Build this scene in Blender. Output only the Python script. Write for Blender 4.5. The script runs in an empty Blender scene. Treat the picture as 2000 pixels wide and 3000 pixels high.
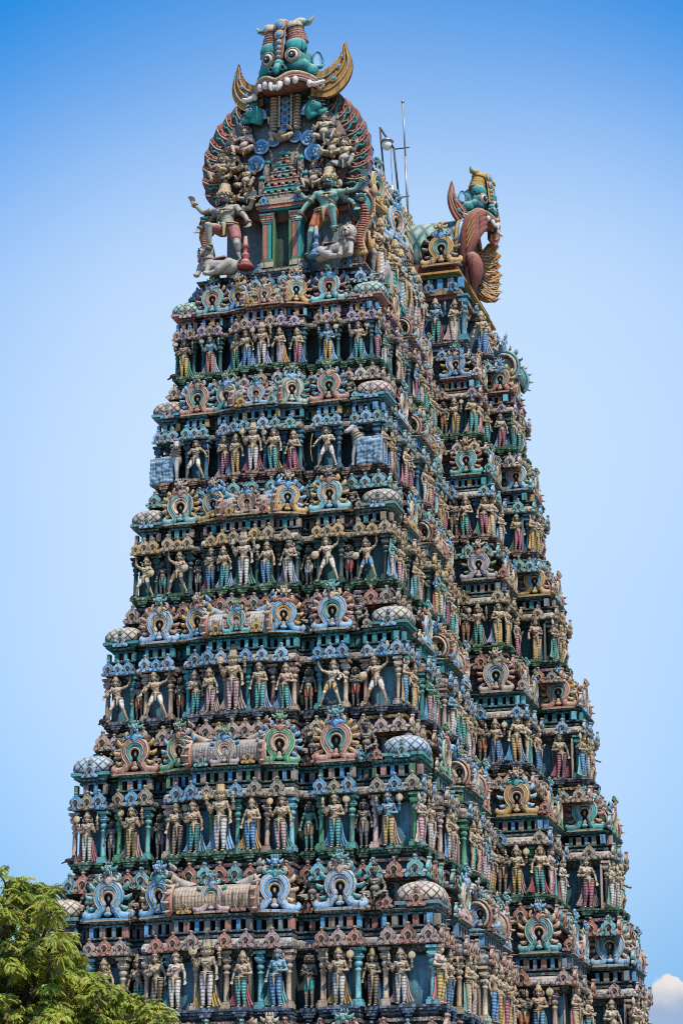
import bpy, math, random
import numpy as np
from mathutils import Vector, Matrix
random.seed(7)
SC = bpy.context.scene
COL = SC.collection
PI = math.pi
R_ = math.radians

# ------------------------------------------------------------------ helpers
class MB:
    """collects vertices and faces (with material index and optional uv) for ONE mesh"""
    def __init__(s): s.v = []; s.f = []; s.m = []; s.uv = {}; s.sm = []
    def add(s, vs, fs, mi=0, uvs=None, smooth=True, mat=None):
        o = len(s.v)
        if mat is not None: vs = [mat @ Vector(p) for p in vs]
        s.v += [tuple(p) for p in vs]
        for i, f in enumerate(fs):
            if uvs is not None: s.uv[len(s.f)] = uvs[i]
            s.f.append([o + k for k in f]); s.m.append(mi); s.sm.append(smooth)
        return s
    def box(s, c, d, mi=0, mat=None, taper=1.0):
        x, y, z = d[0] / 2, d[1] / 2, d[2] / 2
        vs = []
        for k in (-1, 1):
            t = 1 if k < 0 else taper
            vs += [(c[0] + i * x * t, c[1] + j * y * t, c[2] + k * z) for i, j in ((-1, -1), (1, -1), (1, 1), (-1, 1))]
        s.add(vs, [(3, 2, 1, 0), (4, 5, 6, 7), (0, 1, 5, 4), (1, 2, 6, 5), (2, 3, 7, 6), (3, 0, 4, 7)], mi, None, False, mat)
    def lathe(s, prof, n=14, mi=0, c=(0, 0, 0), sx=1, sy=1, power=None, mat=None, urep=1, smooth=True, a0=0):
        vs = []; fs = []; uv = []
        L = [0]
        for i in range(1, len(prof)): L.append(L[-1] + math.hypot(prof[i][0] - prof[i - 1][0], prof[i][1] - prof[i - 1][1]))
        for r, z in prof:
            for k in range(n):
                a = 2 * PI * k / n + a0
                ca, sa = math.cos(a), math.sin(a)
                q = 1.0
                if power: q = 1 / ((abs(ca) ** power + abs(sa) ** power) ** (1 / power))
                vs.append((c[0] + r * q * ca * sx, c[1] + r * q * sa * sy, c[2] + z))
        for i in range(len(prof) - 1):
            for k in range(n):
                k2 = (k + 1) % n
                fs.append((i * n + k, i * n + k2, (i + 1) * n + k2, (i + 1) * n + k))
                uv.append([(k / n * urep, L[i]), ((k + 1) / n * urep, L[i]), ((k + 1) / n * urep, L[i + 1]), (k / n * urep, L[i + 1])])
        fs.append(tuple(range(n - 1, -1, -1))); uv.append([(0, 0)] * n)
        m = (len(prof) - 1) * n
        fs.append(tuple(m + k for k in range(n))); uv.append([(0, 0)] * n)
        s.add(vs, fs, mi, uv, smooth, mat)
    def ell(s, c, r, mi=0, n=12, m=8, mat=None, rot=None):
        vs = [(0, 0, -1)]
        for i in range(1, m):
            p = -PI / 2 + PI * i / m
            for k in range(n):
                a = 2 * PI * k / n
                vs.append((math.cos(p) * math.cos(a), math.cos(p) * math.sin(a), math.sin(p)))
        vs.append((0, 0, 1))
        fs = [(0, 1 + (k + 1) % n, 1 + k) for k in range(n)]
        for i in range(m - 2):
            for k in range(n):
                k2 = (k + 1) % n
                fs.append((1 + i * n + k, 1 + i * n + k2, 1 + (i + 1) * n + k2, 1 + (i + 1) * n + k))
        t = len(vs) - 1; b = 1 + (m - 2) * n
        fs += [(t, b + k, b + (k + 1) % n) for k in range(n)]
        M = Matrix.Translation(c) @ (rot.to_4x4() if rot is not None else Matrix()) @ Matrix.Diagonal((r[0], r[1], r[2], 1))
        s.add([M @ Vector(p) for p in vs], fs, mi, None, True, mat)
    def tube(s, pts, rad, n=8, mi=0, mat=None, flat=None, up=None, closed=False):
        """tube along points; flat=(w,d): elliptical section with d along 'up' axis"""
        P = [Vector(p) for p in pts]
        m = len(P)
        if not hasattr(rad, '__len__'): rad = [rad] * m
        vs = []; fs = []
        prev = None
        for i in range(m):
            if closed: t = P[(i + 1) % m] - P[i - 1]
            else: t = P[min(i + 1, m - 1)] - P[max(i - 1, 0)]
            if t.length < 1e-9: t = Vector((0, 0, 1))
            t.normalize()
            if up is not None: e2 = Vector(up)
            elif prev is not None: e2 = prev
            else: e2 = Vector((0, 1, 0)) if abs(t.y) < .9 else Vector((1, 0, 0))
            e2 = e2 - t * e2.dot(t)
            if e2.length < 1e-6: e2 = t.orthogonal()
            e2.normalize(); prev = e2
            e1 = t.cross(e2)
            w, d = (1, 1) if flat is None else flat
            for k in range(n):
                a = 2 * PI * k / n
                vs.append(P[i] + (e1 * math.cos(a) * w + e2 * math.sin(a) * d) * rad[i])
        last = m if closed else m - 1
        for i in range(last):
            j = (i + 1) % m
            for k in range(n):
                k2 = (k + 1) % n
                fs.append((i * n + k, i * n + k2, j * n + k2, j * n + k))
        if not closed:
            fs.append(tuple(range(n - 1, -1, -1))); fs.append(tuple((m - 1) * n + k for k in range(n)))
        s.add(vs, fs, mi, None, True, mat)
    def cap(s, a, b, ra, rb, mi=0, n=10):
        """tapered capsule"""
        a = Vector(a); b = Vector(b)
        d = (b - a); L = d.length
        if L < 1e-6: return s.ell(a, (ra,) * 3, mi)
        d.normalize()
        pts = []; rr = []
        for q in (80, 55, 28): pts.append(a - d * ra * math.sin(R_(q))); rr.append(ra * math.cos(R_(q)))
        for t in (0, .33, .66, 1): pts.append(a.lerp(b, t)); rr.append(ra + (rb - ra) * t)
        for q in (28, 55, 80): pts.append(b + d * rb * math.sin(R_(q))); rr.append(rb * math.cos(R_(q)))
        s.tube(pts, rr, n, mi)
    def plate(s, poly, y0, y1, mi=0, mat=None, edge=None, smooth=False):
        """2D polygon (x,z) counter-clockwise seen from -Y, front at y0, back at y1"""
        n = len(poly)
        vs = [(p[0], y0, p[1]) for p in poly] + [(p[0], y1, p[1]) for p in poly]
        s.add(vs, [tuple(range(n)), tuple(range(2 * n - 1, n - 1, -1))], mi, None, False, mat)
        s.add(vs, [(k, n + k, n + (k + 1) % n, (k + 1) % n) for k in range(n)], mi if edge is None else edge, None, smooth, mat)
    def dome_plate(s, poly, y0, y1, bulge, mi=0, mat=None):
        """like plate, with the front face pushed out to a ridge point"""
        n = len(poly)
        cx = sum(p[0] for p in poly) / n; cz = sum(p[1] for p in poly) / n
        vs = [(p[0], y0, p[1]) for p in poly] + [(cx + (p[0] - cx) * .55, y0 - bulge, cz + (p[1] - cz) * .55) for p in poly] + [(p[0], y1, p[1]) for p in poly]
        fs = [(k, (k + 1) % n, n + (k + 1) % n, n + k) for k in range(n)] + [tuple(n + k for k in range(n))]
        fs += [(k, 2 * n + k, 2 * n + (k + 1) % n, (k + 1) % n) for k in range(n)] + [tuple(range(3 * n - 1, 2 * n - 1, -1))]
        s.add(vs, fs, mi, None, False, mat)
    def merge(s, o, mat=None, mi=None):
        off = len(s.v)
        s.v += [tuple(mat @ Vector(p)) for p in o.v] if mat is not None else list(o.v)
        for i, f in enumerate(o.f):
            if i in o.uv: s.uv[len(s.f)] = o.uv[i]
            s.f.append([off + k for k in f]); s.m.append(o.m[i] if mi is None else mi); s.sm.append(o.sm[i])
    def mesh(s, name, mats):
        me = bpy.data.meshes.new(name)
        me.from_pydata(s.v, [], s.f)
        me.polygons.foreach_set('material_index', s.m)
        me.polygons.foreach_set('use_smooth', s.sm)
        if s.uv:
            ul = me.uv_layers.new(name='UVMap').data
            for p in me.polygons:
                u = s.uv.get(p.index)
                if u:
                    for li, q in zip(p.loop_indices, u): ul[li].uv = q
        for m in (mats if isinstance(mats, (list, tuple)) else [mats]): me.materials.append(m)
        me.update()
        return me
    def obj(s, name, mats, parent=None, color=None): return ob(name, s.mesh(name, mats), parent, color)

def ob(name, me, parent=None, color=None, loc=None, rotz=None, scale=None):
    o = bpy.data.objects.new(name, me); COL.objects.link(o)
    if parent is not None: o.parent = parent
    if color is not None: o.color = (*color, 1)
    if loc is not None: o.location = loc
    if rotz is not None: o.rotation_euler = (0, 0, rotz)
    if scale is not None: o.scale = scale if hasattr(scale, '__len__') else (scale,) * 3
    return o
def tag(o, label=None, cat=None, group=None, kind=None):
    if label: o['label'] = label
    if cat: o['category'] = cat
    if group: o['group'] = group
    if kind: o['kind'] = kind
    return o
def empty(name, loc=(0, 0, 0), rotz=0, scale=1):
    return ob(name, None, None, None, loc, rotz, scale)
def remesh(mb, vox, smooth=2):
    me = mb.mesh('tmp', [])
    o = bpy.data.objects.new('tmp', me); COL.objects.link(o)
    r = o.modifiers.new('r', 'REMESH'); r.mode = 'VOXEL'; r.voxel_size = vox; r.use_smooth_shade = True
    if smooth:
        q = o.modifiers.new('s', 'SMOOTH'); q.iterations = smooth; q.factor = .5
    dg = bpy.context.evaluated_depsgraph_get()
    me2 = bpy.data.meshes.new_from_object(o.evaluated_get(dg))
    bpy.data.objects.remove(o); bpy.data.meshes.remove(me)
    me2.polygons.foreach_set('use_smooth', [True] * len(me2.polygons))
    return me2
def spline(pts, n=6):
    P = [Vector(p) for p in pts]; out = []
    for i in range(len(P) - 1):
        a, b, c, d = P[max(i - 1, 0)], P[i], P[i + 1], P[min(i + 2, len(P) - 1)]
        for k in range(n):
            t = k / n
            out.append(.5 * ((2 * b) + (c - a) * t + (2 * a - 5 * b + 4 * c - d) * t * t + (3 * b - a - 3 * c + d) * t ** 3))
    out.append(P[-1]); return out
def mixc(a, b, t): return tuple(x + (y - x) * t for x, y in zip(a, b))
def vary(c, s=.12):
    k = 1 + random.uniform(-s, s)
    return tuple(min(.95, max(.005, x * k * (1 + random.uniform(-s, s) * .4))) for x in c)

# ------------------------------------------------------------------ materials
def paint(name, base=None, pattern=None, sunlit_dust=.8, grime=.84, rough=.8, ao=True, bump=.25, metal=0, attr=None, sunlit_dust_col=(.66, .57, .43)):
    m = bpy.data.materials.new(name); m.use_nodes = True
    nt = m.node_tree; N = nt.nodes; L = nt.links
    for n in list(N): N.remove(n)
    def nd(t, **k):
        n = N.new(t)
        for a, b in k.items(): setattr(n, a, b)
        return n
    def math_(op, a, b=None, c=None):
        n = nd('ShaderNodeMath', operation=op)
        for i, x in enumerate((a, b, c)):
            if x is None: continue
            if hasattr(x, 'node'): L.new(x, n.inputs[i])
            else: n.inputs[i].default_value = x
        return n.outputs[0]
    def mix(f, a, b, bl='MIX'):
        n = nd('ShaderNodeMix', data_type='RGBA', blend_type=bl)
        for i, x in ((0, f), (6, a), (7, b)):
            if hasattr(x, 'node'): L.new(x, n.inputs[i])
            elif i == 0: n.inputs[0].default_value = x
            else: n.inputs[i].default_value = (*x, 1)
        return n.outputs[2]
    def smap(x, lo, hi, o0=0., o1=1.):
        n = nd('ShaderNodeMapRange', interpolation_type='SMOOTHSTEP'); L.new(x, n.inputs[0])
        for i, q in enumerate((lo, hi, o0, o1)): n.inputs[i + 1].default_value = q
        return n.outputs[0]
    geo = nd('ShaderNodeNewGeometry'); tc = nd('ShaderNodeTexCoord')
    def noise(sc, det=3, rough=.6, src=None):
        n = nd('ShaderNodeTexNoise'); n.inputs['Scale'].default_value = sc; n.inputs['Detail'].default_value = det; n.inputs['Roughness'].default_value = rough
        L.new(src if src is not None else geo.outputs['Position'], n.inputs['Vector']); return n.outputs['Fac']
    if attr:
        n = nd('ShaderNodeAttribute', attribute_name=attr); col = n.outputs['Color']
    elif base is None:
        n = nd('ShaderNodeObjectInfo'); col = n.outputs['Color']
    else:
        n = nd('ShaderNodeRGB'); n.outputs[0].default_value = (*base, 1); col = n.outputs[0]
    raw = col
    if pattern in ('stripe', 'wrap'):
        sp = nd('ShaderNodeSeparateXYZ'); L.new(tc.outputs['Object'], sp.inputs[0])
        z = sp.outputs['Z']
        if pattern == 'wrap': z = math_('ADD', z, math_('MULTIPLY', sp.outputs['X'], .55))
        w = math_('SINE', math_('MULTIPLY', z, 62.))
        col = mix(smap(w, .25, .8, 0, .8), col, mix(1., col, (.30, .27, .26), 'MULTIPLY'))
        col = mix(smap(w, -.5, -.95, 0, .35), col, (.62, .56, .48))
    elif pattern == 'scale':
        uvn = nd('ShaderNodeUVMap'); sp = nd('ShaderNodeSeparateXYZ'); L.new(uvn.outputs[0], sp.inputs[0])
        u = math_('MULTIPLY', sp.outputs[0], 1.); v = math_('MULTIPLY', sp.outputs[1], 2.7)
        d1 = math_('ABSOLUTE', math_('SUBTRACT', math_('FRACT', math_('ADD', u, v)), .5))
        d2 = math_('ABSOLUTE', math_('SUBTRACT', math_('FRACT', math_('SUBTRACT', u, v)), .5))
        e = math_('MAXIMUM', d1, d2)
        col = mix(smap(e, .36, .44), col, (.07, .045, .04))
        q = math_('MAXIMUM', d1, d2)
        col = mix(smap(q, .30, .18, 0, .55), col, (.55, .50, .40))
    elif pattern == 'rib':
        uvn = nd('ShaderNodeUVMap'); sp = nd('ShaderNodeSeparateXYZ'); L.new(uvn.outputs[0], sp.inputs[0])
        w = math_('SINE', math_('MULTIPLY', sp.outputs[0], 6.2832))
        w2 = math_('SINE', math_('MULTIPLY', sp.outputs[1], 44.))
        col = mix(smap(w, .1, .8, 0, .7), col, mix(1., col, (.25, .22, .22), 'MULTIPLY'))
        col = mix(smap(w2, .5, .95, 0, .5), col, mix(1., col, (.4, .35, .33), 'MULTIPLY'))
    elif pattern == 'scroll':
        mp = nd('ShaderNodeMapping'); L.new(geo.outputs['Position'], mp.inputs[0])
        nn = noise(3.6, 1, .3, mp.outputs[0])
        w = math_('ABSOLUTE', math_('SINE', math_('MULTIPLY', nn, 30.)))
        col = mix(smap(w, .82, .97, 0, .75), col, (.45, .45, .50))
    elif pattern == 'carve_fine':
        v = nd('ShaderNodeTexVoronoi'); v.inputs['Scale'].default_value = 9.; L.new(geo.outputs['Position'], v.inputs['Vector'])
        col = mix(smap(v.outputs['Distance'], .05, .28, .38, 0), col, (.55, .48, .38))
        col = mix(smap(v.outputs['Distance'], .38, .56, 0, .85), col, mix(1., col, (.18, .18, .20), 'MULTIPLY'))
    elif pattern == 'carve':
        v = nd('ShaderNodeTexVoronoi'); v.inputs['Scale'].default_value = 7.; L.new(geo.outputs['Position'], v.inputs['Vector'])
        col = mix(smap(v.outputs['Distance'], .05, .32, .6, 0), col, (.55, .46, .36))
        col = mix(smap(v.outputs['Distance'], .42, .6, 0, .8), col, mix(1., col, (.2, .2, .22), 'MULTIPLY'))
    n1 = noise(2.1, 4, .62); n2 = noise(13., 3, .6); n3 = noise(.55, 2)
    # uneven, sun-faded paint with patchy grime, shade painted into the hollows and dust brightened on the tops as if sunlit
    col = mix(1., col, mix(n1, (.78, .76, .70), (1.50, 1.45, 1.36)), 'MULTIPLY')
    col = mix(smap(n2, .52, .72, 0, grime * .85), col, (.085, .072, .06))
    col = mix(smap(n2, .40, .26, 0, grime * .45), col, (.50, .43, .34))
    # vertical rain streaks
    mp = nd('ShaderNodeMapping'); mp.inputs['Scale'].default_value = (4.5, 4.5, .45); L.new(geo.outputs['Position'], mp.inputs[0])
    n4 = noise(1.6, 3, .6, mp.outputs[0])
    col = mix(smap(n4, .50, .70, 0, grime * 1.05), col, (.06, .052, .045))
    sp2 = nd('ShaderNodeSeparateXYZ'); L.new(geo.outputs['Normal'], sp2.inputs[0])
    if sunlit_dust:
        dz = smap(sp2.outputs['Z'], .12, .80, 0, sunlit_dust)
        dz = math_('MULTIPLY', dz, smap(n1, .25, .6, .55, 1.))
        col = mix(dz, col, mix(n2, mixc(sunlit_dust_col, (.2, .17, .13), .5), mixc(sunlit_dust_col, (.6, .52, .4), .5)))  # upward faces get a dusty coat, painted lighter to look sunlit
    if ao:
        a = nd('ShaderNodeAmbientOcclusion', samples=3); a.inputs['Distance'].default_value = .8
        col = mix(smap(a.outputs['AO'], .22, .93), mix(1., col, (.23, .235, .235), 'MULTIPLY'), col)  # occlusion shade multiplied into the base colour of recesses and undersides
    b = nd('ShaderNodeBsdfPrincipled'); L.new(col, b.inputs['Base Color'])
    b.inputs['Roughness'].default_value = rough; b.inputs['Metallic'].default_value = metal
    b.inputs['Specular IOR Level'].default_value = .3
    if bump:
        bp = nd('ShaderNodeBump'); bp.inputs['Strength'].default_value = bump; bp.inputs['Distance'].default_value = .03
        L.new(n2, bp.inputs['Height']); L.new(bp.outputs[0], b.inputs['Normal'])
    out = nd('ShaderNodeOutputMaterial'); L.new(b.outputs[0], out.inputs[0])
    return m

M = {}
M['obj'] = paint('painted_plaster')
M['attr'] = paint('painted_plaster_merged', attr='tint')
M['stripe'] = paint('striped_plaster', pattern='stripe', sunlit_dust=.55)
M['wrap'] = paint('wrapped_plaster', pattern='wrap', sunlit_dust=.55)
M['scale'] = paint('lattice_scales', pattern='scale', sunlit_dust=.35, grime=.4)
M['rib'] = paint('ribbed_roof', pattern='rib', sunlit_dust=.5)
M['scroll'] = paint('scroll_frieze', pattern='scroll', sunlit_dust=.4)
M['carve'] = paint('carved_plaster', pattern='carve', sunlit_dust=.7)
M['fine'] = paint('fine_carved_plaster', pattern='carve_fine', sunlit_dust=.7)
M['skin'] = paint('painted_skin', sunlit_dust=.45, grime=.40, bump=.12)
M['dark'] = paint('dark_recess', (.022, .020, .020), sunlit_dust=.3)
M['dim'] = paint('dim_teal_plaster', (.045, .075, .072), sunlit_dust=.3)
M['white'] = paint('white_paint', (.62, .58, .52), sunlit_dust=.2, grime=.3)
M['black'] = paint('black_paint', (.018, .016, .016), sunlit_dust=.15, grime=.1)
M['red'] = paint('red_paint', (.33, .06, .05), sunlit_dust=.3, grime=.3)
M['cream'] = paint('cream_paint', (.50, .42, .30), sunlit_dust=.5)
M['tan'] = paint('tan_paint', (.40, .29, .18), sunlit_dust=.5)
M['ochre'] = paint('ochre_paint', (.45, .25, .06), sunlit_dust=.25, grime=.4)
M['brown'] = paint('brown_paint', (.19, .075, .05), sunlit_dust=.3)
M['maroon'] = paint('maroon_paint', (.26, .085, .06), sunlit_dust=.35)
M['teal'] = paint('teal_paint', (.035, .27, .25), sunlit_dust=.25, grime=.35)
M['teal_dark'] = paint('dark_teal_paint', (.02, .12, .11), sunlit_dust=.25, grime=.35)
M['blue'] = paint('blue_paint', (.09, .30, .52), sunlit_dust=.35, grime=.35)
M['sky_blue'] = paint('pale_blue_paint', (.30, .52, .74), sunlit_dust=.35, grime=.35)
M['pink'] = paint('pink_paint', (.48, .25, .23), sunlit_dust=.3, grime=.35)
M['coral'] = paint('coral_paint', (.42, .15, .10), sunlit_dust=.4)
M['green'] = paint('green_paint', (.09, .19, .09), sunlit_dust=.4)
M['gold'] = paint('gilded_metal', (.80, .50, .16), sunlit_dust=.1, grime=.15, rough=.3, metal=.8, ao=False, bump=0)
M['steel'] = paint('galvanised_steel', (.30, .31, .32), sunlit_dust=0, grime=.3, rough=.45, metal=.6, ao=False, bump=0)
M['iron'] = paint('black_iron', (.03, .03, .03), sunlit_dust=.1, grime=.3, rough=.6, ao=False, bump=0)

# palette (real paint colours)
TAN = (.46, .335, .215); CRM = (.58, .47, .33); OCH = (.50, .30, .09); TEAL = (.055, .29, .29); AQUA = (.15, .42, .45)
BLUE = (.11, .31, .50); SKY = (.26, .45, .62); CORAL = (.42, .19, .14); PINK = (.46, .34, .30); MAUVE = (.40, .33, .36)
GREEN = (.10, .22, .10); NAVY = (.05, .16, .18); GREY = (.17, .155, .14); BRN = (.22, .11, .07); WHT = (.60, .56, .50); LAV = (.33, .39, .50)
MAG = (.36, .10, .16); DKG = (.035, .075, .06)

# ------------------------------------------------------------------ camera (solved from the photograph's perspective)
F_PX, PITCH, YAW = 7473.18, .319905, .284812
EYE = Vector((30.4224, -102.954, 1.6))
cam = bpy.data.cameras.new('camera'); camo = bpy.data.objects.new('camera', cam); COL.objects.link(camo)
camo.location = EYE; camo.rotation_euler = (PI / 2 + PITCH, 0, YAW)
cam.sensor_fit = 'VERTICAL'; cam.sensor_height = 36; cam.lens = F_PX * 36 / 3000; cam.clip_end = 20000; cam.clip_start = .5
SC.camera = camo
_r = Vector((math.cos(YAW), math.sin(YAW), 0)); _f0 = Vector((-math.sin(YAW), math.cos(YAW), 0))
_f = _f0 * math.cos(PITCH) + Vector((0, 0, 1)) * math.sin(PITCH); _u = Vector((0, 0, 1)) * math.cos(PITCH) - _f0 * math.sin(PITCH)
def at(px, py, Y):
    d = _f * F_PX + _r * (px - 1000) - _u * (py - 1500)
    return EYE + d * ((Y - EYE.y) / d.y)

# ------------------------------------------------------------------ sky and sun
SUN_EL, SUN_DIR = R_(57), Vector((.70, -.71, 0)).normalized()
w = bpy.data.worlds.new('World'); SC.world = w; w.use_nodes = True
nt = w.node_tree; bg = nt.nodes['Background']
sky = nt.nodes.new('ShaderNodeTexSky'); sky.sky_type = 'NISHITA'; sky.sun_disc = False
sky.sun_elevation = SUN_EL; sky.sun_rotation = math.atan2(SUN_DIR.x, SUN_DIR.y)
sky.air_density = 1.0; sky.dust_density = .7; sky.ozone_density = 2.2; sky.altitude = 100
hs = nt.nodes.new('ShaderNodeHueSaturation'); hs.inputs['Saturation'].default_value = 1.95; hs.inputs['Value'].default_value = 1.62
nt.links.new(sky.outputs[0], hs.inputs['Color'])
def wn(t, **k):
    n = nt.nodes.new(t)
    for q, v in k.items(): setattr(n, q, v)
    return n
def wm(op, *xs):
    n = wn('ShaderNodeMath', operation=op)
    for i, x in enumerate(xs):
        if hasattr(x, 'node'): nt.links.new(x, n.inputs[i])
        else: n.inputs[i].default_value = x
    return n.outputs[0]
def wmix(f, c0, c1):
    n = wn('ShaderNodeMix', data_type='RGBA')
    for i, x in ((0, f), (6, c0), (7, c1)):
        if hasattr(x, 'node'): nt.links.new(x, n.inputs[i])
        else: n.inputs[i].default_value = (*x, 1) if i else x
    return n.outputs[2]
def wdot(v):
    n = wn('ShaderNodeVectorMath', operation='DOT_PRODUCT'); nt.links.new(wtc.outputs['Generated'], n.inputs[0]); n.inputs[1].default_value = v; return n.outputs['Value']
def wstep(x, lo, hi, a=0., b=1.):
    n = wn('ShaderNodeMapRange', interpolation_type='SMOOTHSTEP'); nt.links.new(x, n.inputs[0])
    for i, q in enumerate((lo, hi, a, b)): n.inputs[i + 1].default_value = q
    return n.outputs[0]
wtc = wn('ShaderNodeTexCoord')
WB = .15
lin = lambda r, g, b: tuple(((q / 255) / 12.92 if q < 10 else ((q / 255 + .055) / 1.055) ** 2.4) / WB for q in (r, g, b))
def pdir(px, py): return (_f * F_PX + _r * (px - 1000) - _u * (py - 1500)).normalized()
elev = wdot((0, 0, 1))
wc = wmix(wstep(elev, .34, .12, 0, .88), hs.outputs[0], lin(122, 174, 222))       # paler, duller air towards the horizon
hz = wn('ShaderNodeTexNoise'); hz.inputs['Scale'].default_value = 3.2; hz.inputs['Detail'].default_value = 3; nt.links.new(wtc.outputs['Generated'], hz.inputs['Vector'])
glow = wm('MULTIPLY', wm('MULTIPLY', wstep(elev, .53, .38, .30, 1.), wstep(wdot(pdir(1090, 1450)), .965, .9985)), wm('ADD', .72, wm('MULTIPLY', hz.outputs['Fac'], .45)))
wc = wmix(glow, wc, lin(203, 228, 255))                                            # lens vignette painted into the sky: paler about the view centre
# one cumulus low in the east
cu_c = pdir(1952, 2905)
cr_ = Vector((cu_c.y, -cu_c.x, 0)).normalized()
uu, vv = wm('SUBTRACT', wdot(cr_), 0.), wm('SUBTRACT', elev, cu_c.z)
cn = wn('ShaderNodeTexNoise'); cn.inputs['Scale'].default_value = 150; cn.inputs['Detail'].default_value = 5; cn.inputs['Roughness'].default_value = .55; nt.links.new(wtc.outputs['Generated'], cn.inputs['Vector'])
topl = wm('ADD', wm('SUBTRACT', .0058, wm('MULTIPLY', wm('MULTIPLY', uu, uu), 95.)), wm('MULTIPLY', wm('SUBTRACT', cn.outputs['Fac'], .5), .015))
inside = wstep(wm('SUBTRACT', topl, vv), -.0003, .0016)
cbody = wmix(wstep(wm('ADD', vv, wm('MULTIPLY', wm('SUBTRACT', cn.outputs['Fac'], .5), .008)), -.009, .006), lin(164, 180, 208), lin(242, 234, 226))
front_only = wstep(wdot(cu_c), .99, .998)
wc = wmix(wm('MULTIPLY', wm('MULTIPLY', inside, front_only), wstep(vv, -.020, -.004, .25, .92)), wc, cbody)
nt.links.new(wc, bg.inputs['Color'])
bg.inputs['Strength'].default_value = WB
sun = bpy.data.lights.new('sun', 'SUN'); suno = bpy.data.objects.new('sun', sun); COL.objects.link(suno)
sun.energy = 5.0; sun.angle = R_(.5); sun.color = (1, .94, .84)
sd = Vector((SUN_DIR.x * math.cos(SUN_EL), SUN_DIR.y * math.cos(SUN_EL), math.sin(SUN_EL)))
suno.rotation_euler = (-sd).to_track_quat('-Z', 'Y').to_euler(); suno.location = (60, -60, 120)
SC.view_settings.view_transform = 'Standard'; SC.view_settings.look = 'None'; SC.view_settings.exposure = 0
SC.cycles.use_denoising = False; SC.cycles.filter_width = 1.1; SC.cycles.max_bounces = 6; SC.cycles.diffuse_bounces = 3

# ------------------------------------------------------------------ carved figures: one continuous body, clothing and ornaments as parts
def hand(mb, wrist, d, side, curl=.35, n=(0, -1, 0)):
    """palm with four unequal curled fingers and a thumb leaving the side of the palm"""
    d = Vector(d).normalized(); n = Vector(n); n = (n - d * n.dot(d))
    if n.length < .05: n = d.orthogonal()
    n.normalize(); s = d.cross(n) * side
    w = Vector(wrist)
    p1 = w + d * .085
    for q in (-.022, 0, .022): mb.cap(w + s * q * .7, p1 + s * q, .021, .019, n=8)
    for i, (q, L) in enumerate(((-.034, .06), (-.011, .078), (.011, .083), (.034, .07))):
        a = p1 + s * q; k1 = a + (d * math.cos(curl) + n * math.sin(curl)) * L * .55 + s * q * .15
        k2 = k1 + (d * math.cos(curl * 2.4) + n * math.sin(curl * 2.4)) * L * .5
        mb.cap(a, k1, .0125, .0115, n=6); mb.cap(k1, k2, .0115, .0095, n=6)
    t0 = w + d * .03 - s * .03; t1 = t0 + d * .035 - s * .03 + n * .012; t2 = t1 + d * .04 - s * .005 + n * .014
    mb.cap(t0, t1, .015, .013, n=6); mb.cap(t1, t2, .013, .011, n=6)

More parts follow.
